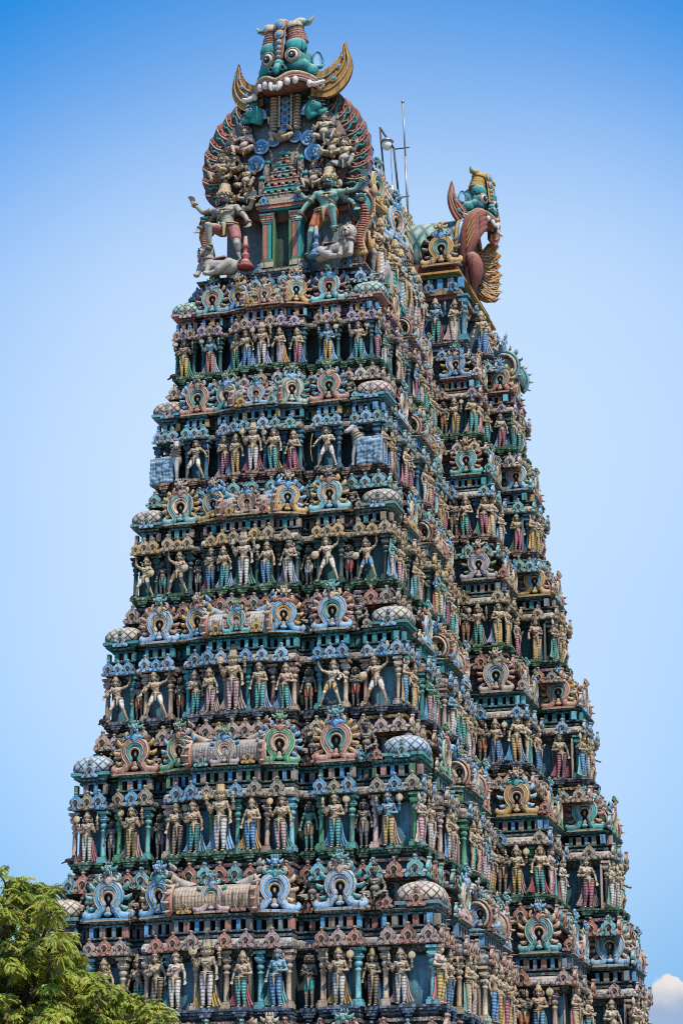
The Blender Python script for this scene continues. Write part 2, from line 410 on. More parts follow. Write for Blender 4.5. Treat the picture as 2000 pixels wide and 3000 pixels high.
FIG = {}
def figure(key, arms, legs=None, sway=0., fem=False, belly=0., heads=1, bottom='leggings', crown='kirita', drape=(1, 1), items=(), dz=0., beard=False, lean=0., mouth=None, head_turn=0.):
    """builds the meshes of one kind of figure, 1.7 m tall, facing -Y, feet on z=0"""
    px = sway * .06; cx = -sway * .02 + lean * .16; hx = cx + lean * .10
    pel = Vector((px, 0, .93 + dz)); wa = Vector((px * .6 + cx * .4, 0, 1.09 + dz)); ch = Vector((cx, -.01, 1.27 + dz)); nk = Vector((hx * .5 + cx * .5, 0, 1.42 + dz)); hd = Vector((hx, -.015, 1.60 + dz))
    sh = [Vector((cx - .185, 0, 1.385 + dz - lean * .03)), Vector((cx + .185, 0, 1.385 + dz + lean * .03))]
    if legs is None:
        legs = [((-.095 + px, 0, .90), (-.10 + px * .7, -.02, .48), (-.10, .01, .07)), ((.095 + px, 0, .90), (.105 + px * .5, -.02, .48), (.10, .01, .07))]
    b = MB()
    b.ell(pel, (.165, .12, .12)); b.ell(wa, (.122 + belly * .4, .095 + belly, .15 + belly * .3)); b.ell(ch, (.175, .115, .155)); b.ell((ch + sh[0]) / 2 + Vector((0, 0, .05)), (.11, .09, .085)); b.ell((ch + sh[1]) / 2 + Vector((0, 0, .05)), (.11, .09, .085))
    b.cap(pel, wa, .135, .115); b.cap(wa, ch, .115, .13)
    if belly: b.ell(wa + Vector((0, -.07 - belly * .3, -.04)), (.14 + belly * .3, .10 + belly * .4, .12))
    b.cap(nk - Vector((0, 0, .05)), hd - Vector((0, -.01, .06)), .062, .055)
    for s in (-1, 1):
        if fem: b.ell(ch + Vector((s * .085, -.10, .005)), (.076, .072, .075))
        else: b.ell(ch + Vector((s * .08, -.07, .04)), (.085, .055, .065))
        b.ell(sh[0 if s < 0 else 1], (.075, .075, .075))
    ht = [0] if heads == 1 else [-62, 0, 62]
    HR = []
    for a in ht:
        Rz = Matrix.Rotation(R_(a + head_turn), 4, 'Z'); T = Matrix.Translation(hd) @ Rz @ Matrix.Translation((0, -.035 if a else 0, 0)); HR.append(T)
        h = MB()
        h.ell((0, .005, .03), (.098, .115, .118)); h.ell((0, -.03, -.055), (.070, .080, .075)); h.ell((0, -.085, -.098), (.03, .028, .028))
        h.cap((0, -.112, .035), (0, -.135, -.012), .012, .02, n=6); h.ell((0, -.118, -.05), (.034, .02, .012)); h.ell((0, -.112, -.067), (.028, .02, .012))
        for s in (-1, 1):
            h.ell((s * .098, .01, -.01), (.02, .028, .05)); h.ell((s * .1, .01, -.075), (.018, .02, .035)); h.ell((s * .045, -.085, -.03), (.035, .03, .032))
            h.cap((s * .02, -.108, .055), (s * .07, -.092, .055), .012, .009, n=6)
        b.merge(h, T)
    jew = MB(); item = MB()
    def ring(c, ax, R, r=.016, mi=0, ell_=None):
        ax = Vector(ax).normalized(); e1 = ax.orthogonal().normalized(); e2 = ax.cross(e1)
        jew.tube([Vector(c) + (e1 * math.cos(2 * PI * k / 12) + e2 * math.sin(2 * PI * k / 12)) * R for k in range(12)], r, 5, mi, closed=True)
    for A in arms:
        s, el, hn = A[0], Vector(A[1]) + Vector((cx, 0, dz)), Vector(A[2]) + Vector((cx, 0, dz))
        S = sh[0 if s < 0 else 1].copy()
        if len(A) > 3 and A[3] == 'b': S += Vector((0, .05, -.03))
        b.cap(S, el, .062, .047); b.cap(el, hn, .048, .032)
        m = S.lerp(el, .55); ring(m, el - S, .062, .017); ring(el.lerp(hn, .86), hn - el, .046, .015); ring(el.lerp(hn, .74), hn - el, .048, .010)
        d = hn - el
        hd_dir = d if len(A) < 5 else Vector(A[4])
        hand(b, hn, hd_dir, s, .45 if not (len(A) > 5) else 1.0)
        it = A[5] if len(A) > 5 else None
        tip = hn + hd_dir.normalized() * .11
        if it == 'club': item.cap(tip + Vector((0, -.03, -.28)), tip + Vector((0, -.03, .25)), .022, .03); item.lathe([(0, .2), (.075, .25), (.095, .34), (.06, .45), (.02, .52), (0, .53)], 10, c=tip + Vector((0, -.03, 0)))
        elif it == 'disc': item.lathe([(0, -.018), (.12, -.018), (.14, 0), (.12, .018), (0, .022)], 14, mat=Matrix.Translation(tip + Vector((0, 0, .06))) @ Matrix.Rotation(PI / 2, 4, 'X')); item.cap(tip, tip + Vector((0, 0, .24)), .012, .012)
        elif it == 'conch': item.ell(tip + Vector((0, 0, .06)), (.055, .05, .085)); item.cap(tip + Vector((0, 0, .1)), tip + Vector((0, 0, .21)), .03, .008)
        elif it == 'lotus': item.lathe([(0, -.02), (.03, 0), (.075, .07), (.05, .10), (.06, .13), (0, .15)], 9, c=tip)
        elif it == 'shield': item.lathe([(0, -.02), (.15, -.015), (.16, 0), (.13, .03), (.04, .055), (0, .06)], 14, mat=Matrix.Translation(tip + Vector((0, -.06, 0))) @ Matrix.Rotation(PI / 2, 4, 'X'))
        elif it == 'bow': item.tube([tip + Vector((.05 * math.sin(k / 12 * PI) * 1.6 * s + s * .02, -.02, -.62 + 1.2 * k / 12)) for k in range(13)], .014, 6)
        elif it == 'fan': item.cap(tip, tip + Vector((0, 0, .10)), .012, .012); item.lathe([(0, -.015), (.10, -.012), (.12, 0), (.1, .012), (0, .015)], 14, mat=Matrix.Translation(tip + Vector((0, 0, .2))) @ Matrix.Rotation(PI / 2, 4, 'X'))
        elif it == 'staff': item.cap(tip + Vector((0, -.02, -1.0)), tip + Vector((0, -.02, .45)), .018, .018); item.lathe([(0, .4), (.05, .45), (.03, .56), (0, .64)], 8, c=tip + Vector((0, -.02, 0)))
    lg = MB()
    for (h, k, a) in legs:
        h, k, a = Vector(h), Vector(k), Vector(a)
        b.cap(h, k, .098, .066); b.cap(k, a + Vector((0, 0, .02)), .066, .04); b.ell(k + Vector((0, -.012, 0)), (.062, .066, .066))
        b.ell(k.lerp(a, .35) + Vector((0, .018, 0)), (.055, .058, .11))
        b.ell(a + Vector((0, .015, -.03)), (.042, .05, .04)); b.cap(a + Vector((0, -.02, -.035)), a + Vector((0.012 * (1 if a.x > 0 else -1), -.13, -.05)), .042, .032)
        for q in range(5): b.cap(a + Vector((-.03 + q * .015, -.14, -.055)), a + Vector((-.032 + q * .016, -.17 - .006 * (2 - abs(q - 1.5)), -.058)), .013, .011, n=6)
        ring(k.lerp(a, .93), a - k, .052, .016)
        if bottom == 'leggings': lg.cap(h, k, .116, .082); lg.cap(k, k.lerp(a, .88), .082, .056)
        elif bottom == 'shorts': lg.cap(h, h.lerp(k, .62), .118, .098)
    if bottom == 'skirt':
        a = (Vector(legs[0][2]) + Vector(legs[1][2])) / 2
        for t in range(9):
            q = t / 8; c = pel.lerp(a + Vector((0, 0, .03)), q); lg.ell(c, (.185 - .05 * q + .03 * max(0, q - .7), .135 - .03 * q, .11))
    if bottom in ('leggings', 'shorts', 'skirt'): lg.ell(pel + Vector((0, 0, .0)), (.185, .138, .115))
    # belt, necklace, sash
    def oval(c, rx, ry, r, tilt=0, mi=0):
        jew.tube([(c[0] + rx * math.cos(2 * PI * k / 16), c[1] + ry * math.sin(2 * PI * k / 16), c[2] - tilt * math.sin(2 * PI * k / 16) * -1) for k in range(16)], r, 6, mi, closed=True)
    oval(pel + Vector((0, 0, .075)), .178, .135, .024); oval(pel + Vector((0, 0, .025)), .19, .148, .014)
    jew.cap(pel + Vector((0, -.15, .03)), pel + Vector((0, -.155, -.22)), .045, .02)
    oval(ch + Vector((0, -.03, .10)), .105, .095, .017, .05); oval(ch + Vector((0, -.035, .05)), .135, .105, .013, .075)
    jew.ell(ch + Vector((0, -.135, -.03)), (.035, .02, .045))
    if fem: oval(ch + Vector((0, -.015, -.075)), .165, .115, .018)
    jew.tube([ch + Vector((-.12, -.07, .10)), ch + Vector((-.02, -.128, -.03)), ch + Vector((.10, -.10, -.14)), ch + Vector((.15, -.02, -.2))], .013, 5)
    # crown with band, tiers and side rosettes; hair falling behind
    cr = MB()
    for i, T in enumerate(HR):
        if crown == 'kirita': pr = [(.108, .045), (.125, .055), (.128, .085), (.112, .095), (.118, .15), (.10, .17), (.105, .21), (.086, .235), (.088, .27), (.06, .31), (.045, .335), (.05, .36), (.022, .385), (0, .42)]
        elif crown == 'tall': pr = [(.108, .045), (.128, .06), (.124, .09), (.105, .11), (.11, .2), (.092, .23), (.094, .32), (.075, .36), (.06, .42), (.035, .45), (.042, .48), (0, .53)]
        elif crown == 'bun': pr = [(.108, .04), (.118, .055), (.112, .075), (.105, .09), (.10, .11), (.07, .15), (.075, .185), (.05, .215), (0, .225)]
        else: pr = [(.108, .045), (.12, .055), (.115, .085), (.09, .10), (.10, .15), (.11, .19), (.09, .24), (.04, .27), (0, .275)]
        dark = 1 if crown in ('bun', 'jata') else 0
        q = MB(); q.lathe(pr, 14, 0, power=None)
        for fi in range(len(q.m)):
            zz = max(q.v[k][2] for k in q.f[fi])
            if (dark and zz > .11) or (crown == 'tall' and zz > .34) or (crown == 'kirita' and zz > .33): q.m[fi] = 1
        for k in range(7):
            a = PI + PI * (k / 6); q.ell((.125 * math.cos(a), .125 * math.sin(a), .11), (.022, .016, .035), 0, 6, 5)
        cr.merge(q, T)
    for s in (-1, 1):
        cr.ell(hd + Vector((s * .15, .05, .0)), (.055, .03, .105), 0); cr.ell(hd + Vector((s * .165, .035, .0)), (.03, .03, .075), 0); cr.ell(hd + Vector((s * .135, .0, -.09)), (.025, .025, .03), 0)
        cr.ell(hd + Vector((s * .17, .05, -.15)), (.05, .03, .06), 1 if not fem else 0)
    cr.ell(hd + Vector((0, .085, -.03)), (.125, .05, .17), 1); cr.ell(hd + Vector((0, .10, -.20)), (.15, .045, .12), 1)
    # painted face: whites, pupils, brows, lips
    fc = MB()
    for T in HR:
        for s in (-1, 1):
            fc.ell((s * .043, -.100, .018), (.026, .012, .0155), 0, 8, 6, T); fc.ell((s * .042, -.109, .018), (.011, .006, .012), 1, 8, 6, T)
            fc.tube([(s * .014, -.121, .052), (s * .045, -.112, .066), (s * .082, -.088, .052)], [.006, .0075, .004], 5, 1, T)
            if beard: fc.tube([(s * .005, -.14, -.03), (s * .04, -.128, -.036), (s * .07, -.10, -.018)], [.012, .011, .004], 6, 1, T)
        fc.ell((0, -.132, -.0575), (.026, .010, .011), 2, 8, 6, T)
        if beard: fc.ell((0, -.085, -.105), (.06, .05, .05), 1, 10, 8, T); fc.cap((0, -.09, -.12), (0, -.085, -.19), .04, .012, 1) if T is HR[0] and heads == 1 and False else None
        fc.ell((0, -.117, .075), (.008, .006, .016), 2, 6, 5, T)
    dr = MB()
    if any(drape):
        for s, on in zip((-1, 1), drape):
            if not on: continue
            g = []; nu, nvv = 14, 10
            for j in range(nvv + 1):
                t = j / nvv
                for i in range(nu + 1):
                    u = i / nu
                    x = px + s * (.12 + u * (.05 + .27 * t ** 1.3) + .02 * math.sin(t * 7))
                    z = .98 - .92 * t + .05 * u - .035 * math.cos(u * 7 * PI) * (t ** 4)
                    y = .045 + .022 * math.sin(u * 7 * PI) * (.3 + t) + .05 * u - .03 * t
                    g.append((x, y, z + dz * 0))
            n = nu + 1
            dr.add(g, [(j * n + i, j * n + i + 1, (j + 1) * n + i + 1, (j + 1) * n + i) for j in range(nvv) for i in range(nu)])
            # hem cord
            dr.tube([g[nvv * n + i] for i in range(n)], .012, 5)
    R = {'body': remesh(b, .0145, 2)}
    R['body'].materials.append(M['skin'])
    if lg.v:
        me = remesh(lg, .02, 2); R[{'leggings': 'leggings', 'shorts': 'shorts', 'skirt': 'skirt'}[bottom]] = me
        me.materials.append(M['wrap'] if bottom == 'skirt' else M['stripe'] if bottom == 'leggings' else M['obj'])
    R['crown'] = cr.mesh('crown', [M['obj'], M['black']])
    R['jewellery'] = jew.mesh('jewellery', [M['obj']])
    R['face'] = fc.mesh('face', [M['white'], M['black'], M['red']])
    if dr.v: R['drape'] = dr.mesh('drape', [M['obj']])
    if item.v: R['attribute'] = item.mesh('attribute', [M['obj']])
    for k, me in R.items(): me.name = 'statue_' + k
    FIG[key] = R
    return R

hang = lambda s, dx=.0: (s, (s * (.285 + dx), .02, 1.13), (s * (.315 + dx), -.06, .90), '', (s * .1, -.1, -1))
up_b = lambda s, it: (s, (s * .37, .05, 1.22), (s * .40, -.07, 1.44), 'b', (0, -.1, 1), it)
belly_h = lambda s: (s, (s * .29, .02, 1.13), (s * .13, -.19, 1.10), '', (-s * .7, -.4, .35))
bless = lambda s: (s, (s * .29, -.02, 1.12), (s * .26, -.21, 1.22), '', (0, -.1, 1))
DL = [((-.10, 0, .86), (-.25, -.13, .50), (-.36, -.02, .07)), ((.10, 0, .86), (.23, -.13, .52), (.40, .0, .07))]
figure('deity', [belly_h(-1), bless(1), up_b(-1, 'disc'), up_b(1, 'conch')], drape=(1, 1))
figure('great_deity', [bless(-1), hang(1), up_b(-1, 'disc'), up_b(1, 'lotus')], heads=3, drape=(1, 1), crown='tall')
figure('maiden', [belly_h(-1), hang(1, .03)], sway=1, fem=True, drape=(1, 1), crown='kirita')
figure('fan_bearer', [(-1, (-.33, -.02, 1.15), (-.38, -.16, 1.30), '', (0, 0, 1), 'fan'), hang(1)], sway=-1, fem=True, drape=(0, 1), crown='tall')
figure('lady', [belly_h(-1), (1, (.29, .0, 1.13), (.30, -.12, .96), '', (.1, -.2, -1), 'lotus')], sway=-.8, fem=True, bottom='skirt', drape=(1, 0), crown='kirita')
figure('guard', [hang(-1), belly_h(1)], drape=(0, 1), crown='kirita', sway=.5)
figure('dancer', [(-1, (-.38, .0, 1.50), (-.46, -.02, 1.70), '', (.2, 0, 1), 'club'), (1, (.37, -.04, 1.18), (.36, -.22, 1.06), '', (0, -.6, -.3), 'shield')], legs=DL, dz=-.05, bottom='shorts', drape=(0, 0), crown='kirita', lean=.3)
figure('dancer_low', [(1, (.40, .0, 1.46), (.52, -.02, 1.62), '', (.2, 0, 1), 'conch'), (-1, (-.33, -.06, 1.15), (-.30, -.24, 1.05), '', (.3, -.6, -.3)), (-1, (-.40, .05, 1.25), (-.50, -.05, 1.05), 'b', (0, -.2, -1))], legs=DL, dz=-.05, bottom='shorts', drape=(0, 0), crown='tall', lean=-.4)
figure('archer', [(-1, (-.32, -.02, 1.2), (-.22, -.2, 1.18), '', (.8, -.3, .1)), (1, (.40, -.02, 1.22), (.52, -.08, 1.02), '', (0.1, -.3, -.6), 'bow')], legs=DL, dz=-.05, bottom='shorts', drape=(0, 0), crown='bun', lean=.2)
figure('attendant', [(-1, (-.27, .0, 1.12), (-.10, -.20, 1.14), '', (.9, -.2, .1)), (1, (.27, .0, 1.12), (.10, -.19, 1.17), '', (-.9, -.2, .1))], bottom='shorts', drape=(0, 0), crown='bun', belly=.03, beard=True)
figure('servant', [hang(-1), hang(1)], bottom='shorts', drape=(0, 0), crown='jata', belly=.02, beard=True)
SL = [((-.10, 0, .20), (-.40, -.22, .20), (-.10, -.36, .09)), ((.10, 0, .20), (.40, -.22, .20), (.10, -.33, .11))]
figure('sage', [(-1, (-.31, .0, .42 + .70), (-.34, -.24, .28 + .70), '', (0, -.6, -.5)), (1, (.31, .0, .42 + .70), (.34, -.24, .28 + .70), '', (0, -.6, -.5))], legs=SL, dz=-.72, bottom='shorts', drape=(0, 0), crown='jata', belly=.06, beard=True)
figure('imp', [(-1, (-.34, -.05, 1.30), (-.44, -.15, 1.50), '', (0, 0, 1)), (1, (.33, -.05, 1.10), (.30, -.28, 1.12), '', (-.2, -.8, .2))], legs=[((-.10, 0, .24), (-.34, -.26, .34), (-.24, -.30, .07)), ((.10, 0, .24), (.36, -.22, .22), (.14, -.36, .09))], dz=-.68, bottom='shorts', drape=(0, 0), crown='jata', belly=.08)
GL = [((-.10, 0, .90), (-.22, -.08, .50), (-.27, .02, .07)), ((.10, 0, .90), (.17, -.36, .86), (.20, -.26, .45))]
figure('door_guardian', [(-1, (-.36, -.03, 1.13), (-.46, -.06, .92), '', (.1, -.3, -.8)), (1, (.44, .0, 1.42), (.60, -.05, 1.64), '', (.2, -.1, 1)), (1, (.38, .05, 1.20), (.48, -.06, 1.02), 'b', (0, -.3, -.9)), (-1, (-.40, .06, 1.35), (-.50, .0, 1.52), 'b', (-.2, 0, 1))], legs=GL, bottom='shorts', drape=(0, 0), crown='tall', beard=True, lean=.25, head_turn=-8)

N_STATUES = []
def statue(key, label, loc, rot, scale, skin=TAN, cloth=TEAL, drape=BLUE, gold=(.47, .34, .15), mirror=False, group=None, name='statue', cat='statue'):
    r = empty(name, loc, rot)
    r.scale = (-scale if mirror else scale, scale, scale)
    tag(r, label, cat, group)
    for part, me in FIG[key].items():
        c = {'body': skin, 'leggings': cloth, 'shorts': cloth, 'skirt': cloth, 'crown': gold, 'jewellery': mixc(gold, (.5, .4, .25), .4), 'drape': drape, 'attribute': gold, 'face': (1, 1, 1)}[part]
        ob(part, me, r, vary(c, .1))
    N_STATUES.append(r)
    return r
# ------------------------------------------------------------------ the tower: levels measured from the photograph
ZL = [45.265, 40.579, 35.639, 30.555, 25.257, 19.587, 13.625, 7.3]
AL = [3.758, 4.437, 4.902, 5.439, 6.164, 7.0, 7.852, 8.75]
P2 = [.85, 1.05, 1.25, 1.50, 1.75, 1.90, 1.75, 1.75]
BL = [15.3394 - .162869 * (z - 1.6) for z in ZL]
CL = [2.1608 - .079173 * (z - 1.6) for z in ZL]
PL = [2.6923 - .018954 * (z - 1.6) for z in ZL]
YC, Y1 = 5.05, 3.25
FRONT = [(-1, -.80, 0, 'corner'), (-.80, -.725, -.36, 'recess'), (-.725, -.53, .22, 'bay'), (-.53, -.435, -.36, 'recess'), (-.435, -.285, .35, 'flank'), (-.285, .125, .65, 'sala'),
         (.125, .305, .35, 'flank'), (.305, .43, -.36, 'recess'), (.43, .63, .22, 'bay'), (.63, .715, -.36, 'recess'), (.715, 1, 0, 'corner')]
SIDE = [(0, .19, 0, 'corner'), (.19, .25, -.34, 'recess'), (.25, .41, .2, 'bay'), (.41, .47, -.34, 'recess'), (.47, .76, .5, 'sala'), (.76, .82, -.34, 'recess'), (.82, .97, .2, 'bay'), (.97, 1, 0, 'end')]
class Seg:
    def __init__(s, p0, p1, typ, face, i): s.p0 = Vector((*p0, 0)); s.p1 = Vector((*p1, 0)); s.typ = typ; s.face = face; s.i = i; d = (s.p1 - s.p0); s.len = d.length; s.t = d.normalized(); s.n = Vector((s.t.y, -s.t.x, 0)); s.rot = math.atan2(s.t.y, s.t.x)
    def pt(s, u, off, z): return s.p0 + s.t * (s.len * u) + s.n * off + Vector((0, 0, z))
def plan(k):
    """stepped footprint of level k: closed list of points, edge flags (main / side / type) and the named wall segments that face the street"""
    a, b, c, p, p2 = AL[k], BL[k], CL[k], PL[k], P2[k]
    g = a / 7
    E = []   # edges: (p0, p1, main?, type)
    segs = []
    def add(p0, p1, main, typ, face=None):
        E.append((p0, p1, main, typ))
        if face: segs.append(Seg(p0, p1, typ, face, sum(1 for q in segs if q.face == face)))
    prev = None
    for u0, u1, d, typ in FRONT:
        q0, q1 = (u0 * a, -b - d * g), (u1 * a, -b - d * g)
        if prev: add(prev, q0, False, 'side')
        add(q0, q1, True, typ, 'front'); prev = q1
    half = []
    y0, y1 = -b, -c
    for v0, v1, d, typ in SIDE:
        q0, q1 = (a + d * g, y0 + v0 * (y1 - y0)), (a + d * g, y0 + v1 * (y1 - y0))
        if prev != q0: add(prev, q0, False, 'side')
        add(q0, q1, True, typ, 'side'); prev = q1
    for q, typ in (((a + p, -c), 'step_front'), ((a + p, Y1), 'step_side'), ((a + p + p2, Y1), 'bay_front'), ((a + p + p2, Y1 + .5), 'bay_side')):
        add(prev, q, True, typ, 'projection'); prev = q
    q = (a + p + p2 + .12, Y1 + .5); add(prev, q, False, 'side'); prev = q
    nright = len(E)
    add(prev, (prev[0], 2 * YC - prev[1]), True, 'wide_sala', 'projection')
    right = E[len(FRONT) * 2 - 1:nright]
    my = lambda q: (q[0], 2 * YC - q[1]); mx = lambda q: (-q[0], q[1])
    for e in reversed(right): E.append((my(e[1]), my(e[0]), e[2], e[3]))
    for e in reversed(E[:len(FRONT) * 2 - 1]): E.append((my(e[1]), my(e[0]), e[2], e[3]))
    whole = E[len(FRONT) * 2 - 1:len(FRONT) * 2 - 1 + 2 * len(right) + 1]
    for e in reversed(whole): E.append((mx(e[1]), mx(e[0]), e[2], e[3]))
    return E, segs
PLAN = [plan(k) for k in range(8)]
def sweep(mb, E, prof, mi=0, lat=.25, cap_top=False, by=None):
    """prof: (offset outward, z) from bottom to top or top to bottom; mitred all round the plan"""
    n = len(E)
    rings = []
    for off, z in prof:
        r = []
        for i in range(n):
            e0, e1 = E[i - 1], E[i]
            x, y = e1[0]
            for e in (e0, e1):
                dx, dy = e[1][0] - e[0][0], e[1][1] - e[0][1]; L = math.hypot(dx, dy)
                if L < 1e-6: continue
                k = off * (1 if e[2] else lat)
                par = [q for q in (e0, e1)]
                x += dy / L * k; y += -dx / L * k
            r.append((x, y, z))
        rings.append(r)
    vs = [v for r in rings for v in r]
    up = prof[-1][1] > prof[0][1] or (prof[-1][1] == prof[0][1] and prof[-1][0] < prof[0][0])
    for i in range(n):
        m = by(E[i]) if by else mi
        fs = []
        for j in range(len(prof) - 1):
            q = (j * n + i, j * n + (i + 1) % n, (j + 1) * n + (i + 1) % n, (j + 1) * n + i)
            fs.append(q if up else q[::-1])
        mb.add(vs if i == 0 else [], fs, m, None, False) if i == 0 else mb_add_faces(mb, fs, m, len(vs))
    return mb
def mb_add_faces(mb, fs, m, nv):
    o = len(mb.v) - nv
    for f in fs: mb.f.append([o + k for k in f]); mb.m.append(m); mb.sm.append(False)

tower = empty('gopuram_tower', (0, YC, 0))
tag(tower, 'tall stepped temple gateway tower covered in painted carvings, horned monster faces on top', 'temple tower')
PART_OFF = Vector((0, YC, 0))
def part(mb, name, mats, color=None, parent=None):
    o = mb.obj(name, mats, parent or tower, color)
    if parent is None: o.location = -PART_OFF
    return o
def inst(me, name, loc, rot, scale, color, parent=None):
    o = ob(name, me, parent or tower, color, Vector(loc) - (PART_OFF if parent is None else Vector()), rot, scale)
    return o

# ---- ornament meshes (unit size, facing -Y)
def omega(r=.40, cz=.70, foot=.62, fz=.10, curl=1):
    pts = []
    for k in range(0, 15):
        a = R_(-52 + 284 * k / 14); pts.append((r * math.cos(a), cz + r * math.sin(a)))
    R = [(foot * 1.0, fz + .12 * curl), (foot + .05, fz + .03), (foot - .08, fz - .05), (foot - .30, fz + .0), (foot * .5 - .06, fz + .13), (r * .55, cz - r * 1.02)]
    Lf = [(-x, z) for x, z in reversed(R)]
    return R + pts[1:-1] + Lf
def band(mb, path, wd, dp, y, mi=0, n=8):
    sp = spline([(x, y, z) for x, z in path], 3)
    m = len(sp)
    rad = [wd * (1 if 4 < i < m - 5 else (.45 + .55 * min(i, m - 1 - i) / 5)) for i in range(m)]
    mb.tube(sp, rad, n, mi, None, (1, dp / wd), (0, 1, 0))
ARCH = []
for vi, (r, foot, nfl) in enumerate(((.36, .60, 11), (.39, .56, 13), (.35, .66, 9))):
    pth = omega(r, .66, foot, .09)
    main = MB(); band(main, pth, .14, .085, 0.); band(main, [(x * .50, .60 + (z - .66) * .50) for x, z in pth][5:-5], .045, .06, -.02, 2)
    main.lathe([(0, -.03), (r * .9, -.03), (r * .9, .03), (0, .03)], 20, 1, mat=Matrix.Translation((0, .08, .66)) @ Matrix.Rotation(PI / 2, 4, 'X'))
    main.box((0, .09, .28), (.42, .06, .56), 1)
    main.ell((0, .03, .60), (.055, .05, .10), 2); main.ell((0, .0, .20), (.09, .06, .16), 2); main.ell((0, -.04, .12), (.13, .05, .07), 0)
    main.box((0, .06, -.02), (foot * 2.1, .26, .05), 0); main.box((0, .05, -.065), (foot * 2.2, .30, .04), 2)
    inn = MB()
    sc = lambda q, k: [((x) * k, .66 + (z - .66) * k) for x, z in q]
    band(inn, sc(pth, .70)[3:-3], .078, .07, -.015); 
    for k in range(15):
        q = spline([(x, -.065, z) for x, z in sc(pth, 1.06)], 3)[5 + k * 3] if 5 + k * 3 < 60 else None
        if q: inn.ell(q, (.02, .02, .02), 0, 6, 5)
    edge = MB(); band(edge, sc(pth, 1.24)[2:-2], .024, .06, -.03); band(edge, sc(pth, .84)[3:-3], .016, .05, -.06)
    fl = MB()
    for k in range(nfl):
        a = R_(-38 + 256 * k / (nfl - 1))
        if abs(math.degrees(a) - 90) < 16: continue
        c = Vector((math.cos(a), 0, math.sin(a))); t = Vector((-c.z, 0, c.x)) * (1 if c.x > 0 else -1)
        o = Vector((0, 0, .66)) + c * (r + .16)
        tip = o + c * .17 + t * (.07 if vi != 1 else .02)
        fl.tube(spline([o - c * .05, o + c * .07 - t * .01, tip - t * .0, tip + t * .05 - c * .01], 3), [.05, .062, .07, .075, .078, .07, .055, .04, .03, .02], 6, 0, None, (1, .55), (0, 1, 0))
        fl.ell(o + c * .06 + Vector((0, -.045, 0)), (.022, .022, .022), 0, 6, 5)
    # crest: scrolled collar and small horned face
    co = MB(); top = .66 + r + .10
    for s in (-1, 1):
        co.tube(spline([(s * .02, -.06, top - .10), (s * .13, -.07, top + .03), (s * .25, -.06, top - .02), (s * .29, -.05, top + .09), (s * .21, -.05, top + .11)], 4), [.055, .06, .065, .065, .06, .055, .05, .05, .045, .045, .04, .04, .035, .03, .028, .025, .02], 6, 0, None, (1, .7), (0, 1, 0))
        co.tube(spline([(s * .03, -.05, top + .0), (s * .08, -.07, top + .12), (s * .06, -.08, top + .24)], 3), .045, 6)
    co.dome_plate([(0, top - .22), (.09, top - .08), (.12, top + .04), (0, top + .16), (-.12, top + .04), (-.09, top - .08)], -.08, .05, .05)
    fa = MB(); fz = top + .26
    fa.ell((0, -.06, fz + .06), (.125, .12, .12)); fa.ell((0, -.15, fz + .0), (.075, .09, .055)); fa.ell((0, -.20, fz + .03), (.045, .04, .03), 0)
    for s in (-1, 1):
        fa.ell((s * .07, -.155, fz + .095), (.036, .03, .036), 1, 8, 6); fa.ell((s * .073, -.182, fz + .095), (.017, .012, .018), 2, 6, 5); fa.ell((s * .07, -.12, fz + .14), (.055, .05, .03))
        fa.tube(spline([(s * .10, -.04, fz + .05), (s * .2, -.03, fz + .09), (s * .25, -.02, fz + .17)], 3), [.06, .06, .058, .05, .04, .025, .012], 6, 0, None, (1, .5), (0, 1, 0))
        fa.tube([(s * .06, -.02, fz + .14), (s * .09, -.03, fz + .22), (s * .075, -.05, fz + .29)], [.045, .035, .012], 6)
        for q in range(3): fa.cap((s * (.025 + q * .04), -.17 + q * .02, fz - .035), (s * (.025 + q * .045), -.17 + q * .02, fz - .085), .017, .007, 1, 6)
    fa.tube([(0, -.04, fz + .15), (0, -.06, fz + .24), (0, -.10, fz + .27)], [.05, .045, .02], 6)
    ARCH.append((main.mesh('horseshoe_arch', [M['obj'], M['dark'], M['tan']]), inn.mesh('inner_band', [M['obj']]), edge.mesh('edge_band', [M['obj']]), fl.mesh('flame_border', [M['obj']]), co.mesh('crest_collar', [M['obj']]), fa.mesh('crest_face', [M['obj'], M['white'], M['black']])))
def arch(loc, rot, width, c, crest=True, tilt=0):
    """c: (band, inner, flames, collar, face)"""
    v = random.randrange(3); s = width / 1.36
    A = ARCH[v]
    o = inst(A[0], 'horseshoe_arch', loc, rot, s, vary(c[0]))
    ob('inner_band', A[1], o, vary(c[1])); ob('edge_band', A[2], o, vary(CRM)); ob('flame_border', A[3], o, vary(c[2]))
    if crest: ob('crest_collar', A[4], o, vary(c[3])); ob('crest_face', A[5], o, vary(c[4]))
    return o
ANT = []
hp = [(.0, 1.02), (.06, 1.0), (.09, .93), (.06, .86), (.07, .80), (.17, .74), (.22, .66), (.33, .58), (.37, .45), (.33, .32), (.24, .25), (.32, .22), (.46, .15), (.47, .05), (.40, .0)]
poly = [(-x, z) for x, z in reversed(hp[1:])] + [hp[0]] + hp[1:]
poly = [(x, z) for x, z in poly][::-1]
an = MB(); an.plate(poly[::-1], -.05, .10, 0); an.ell((0, -.07, .93), (.06, .05, .06), 1, 8, 6)
an.tube(spline([(.30, -.07, .06), (.17, -.08, .10), (.13, -.08, .22), (.19, -.085, .40), (.0, -.085, .58), (-.19, -.085, .40), (-.13, -.08, .22), (-.17, -.08, .10), (-.30, -.07, .06)], 3), .036, 6, 1)
an.ell((0, -.05, .32), (.07, .04, .12), 2); an.ell((0, -.05, .80), (.04, .04, .05), 1, 8, 6)
ANT_ME = an.mesh('antefix', [M['obj'], M['tan'], M['dark']]); ANT_MB = an
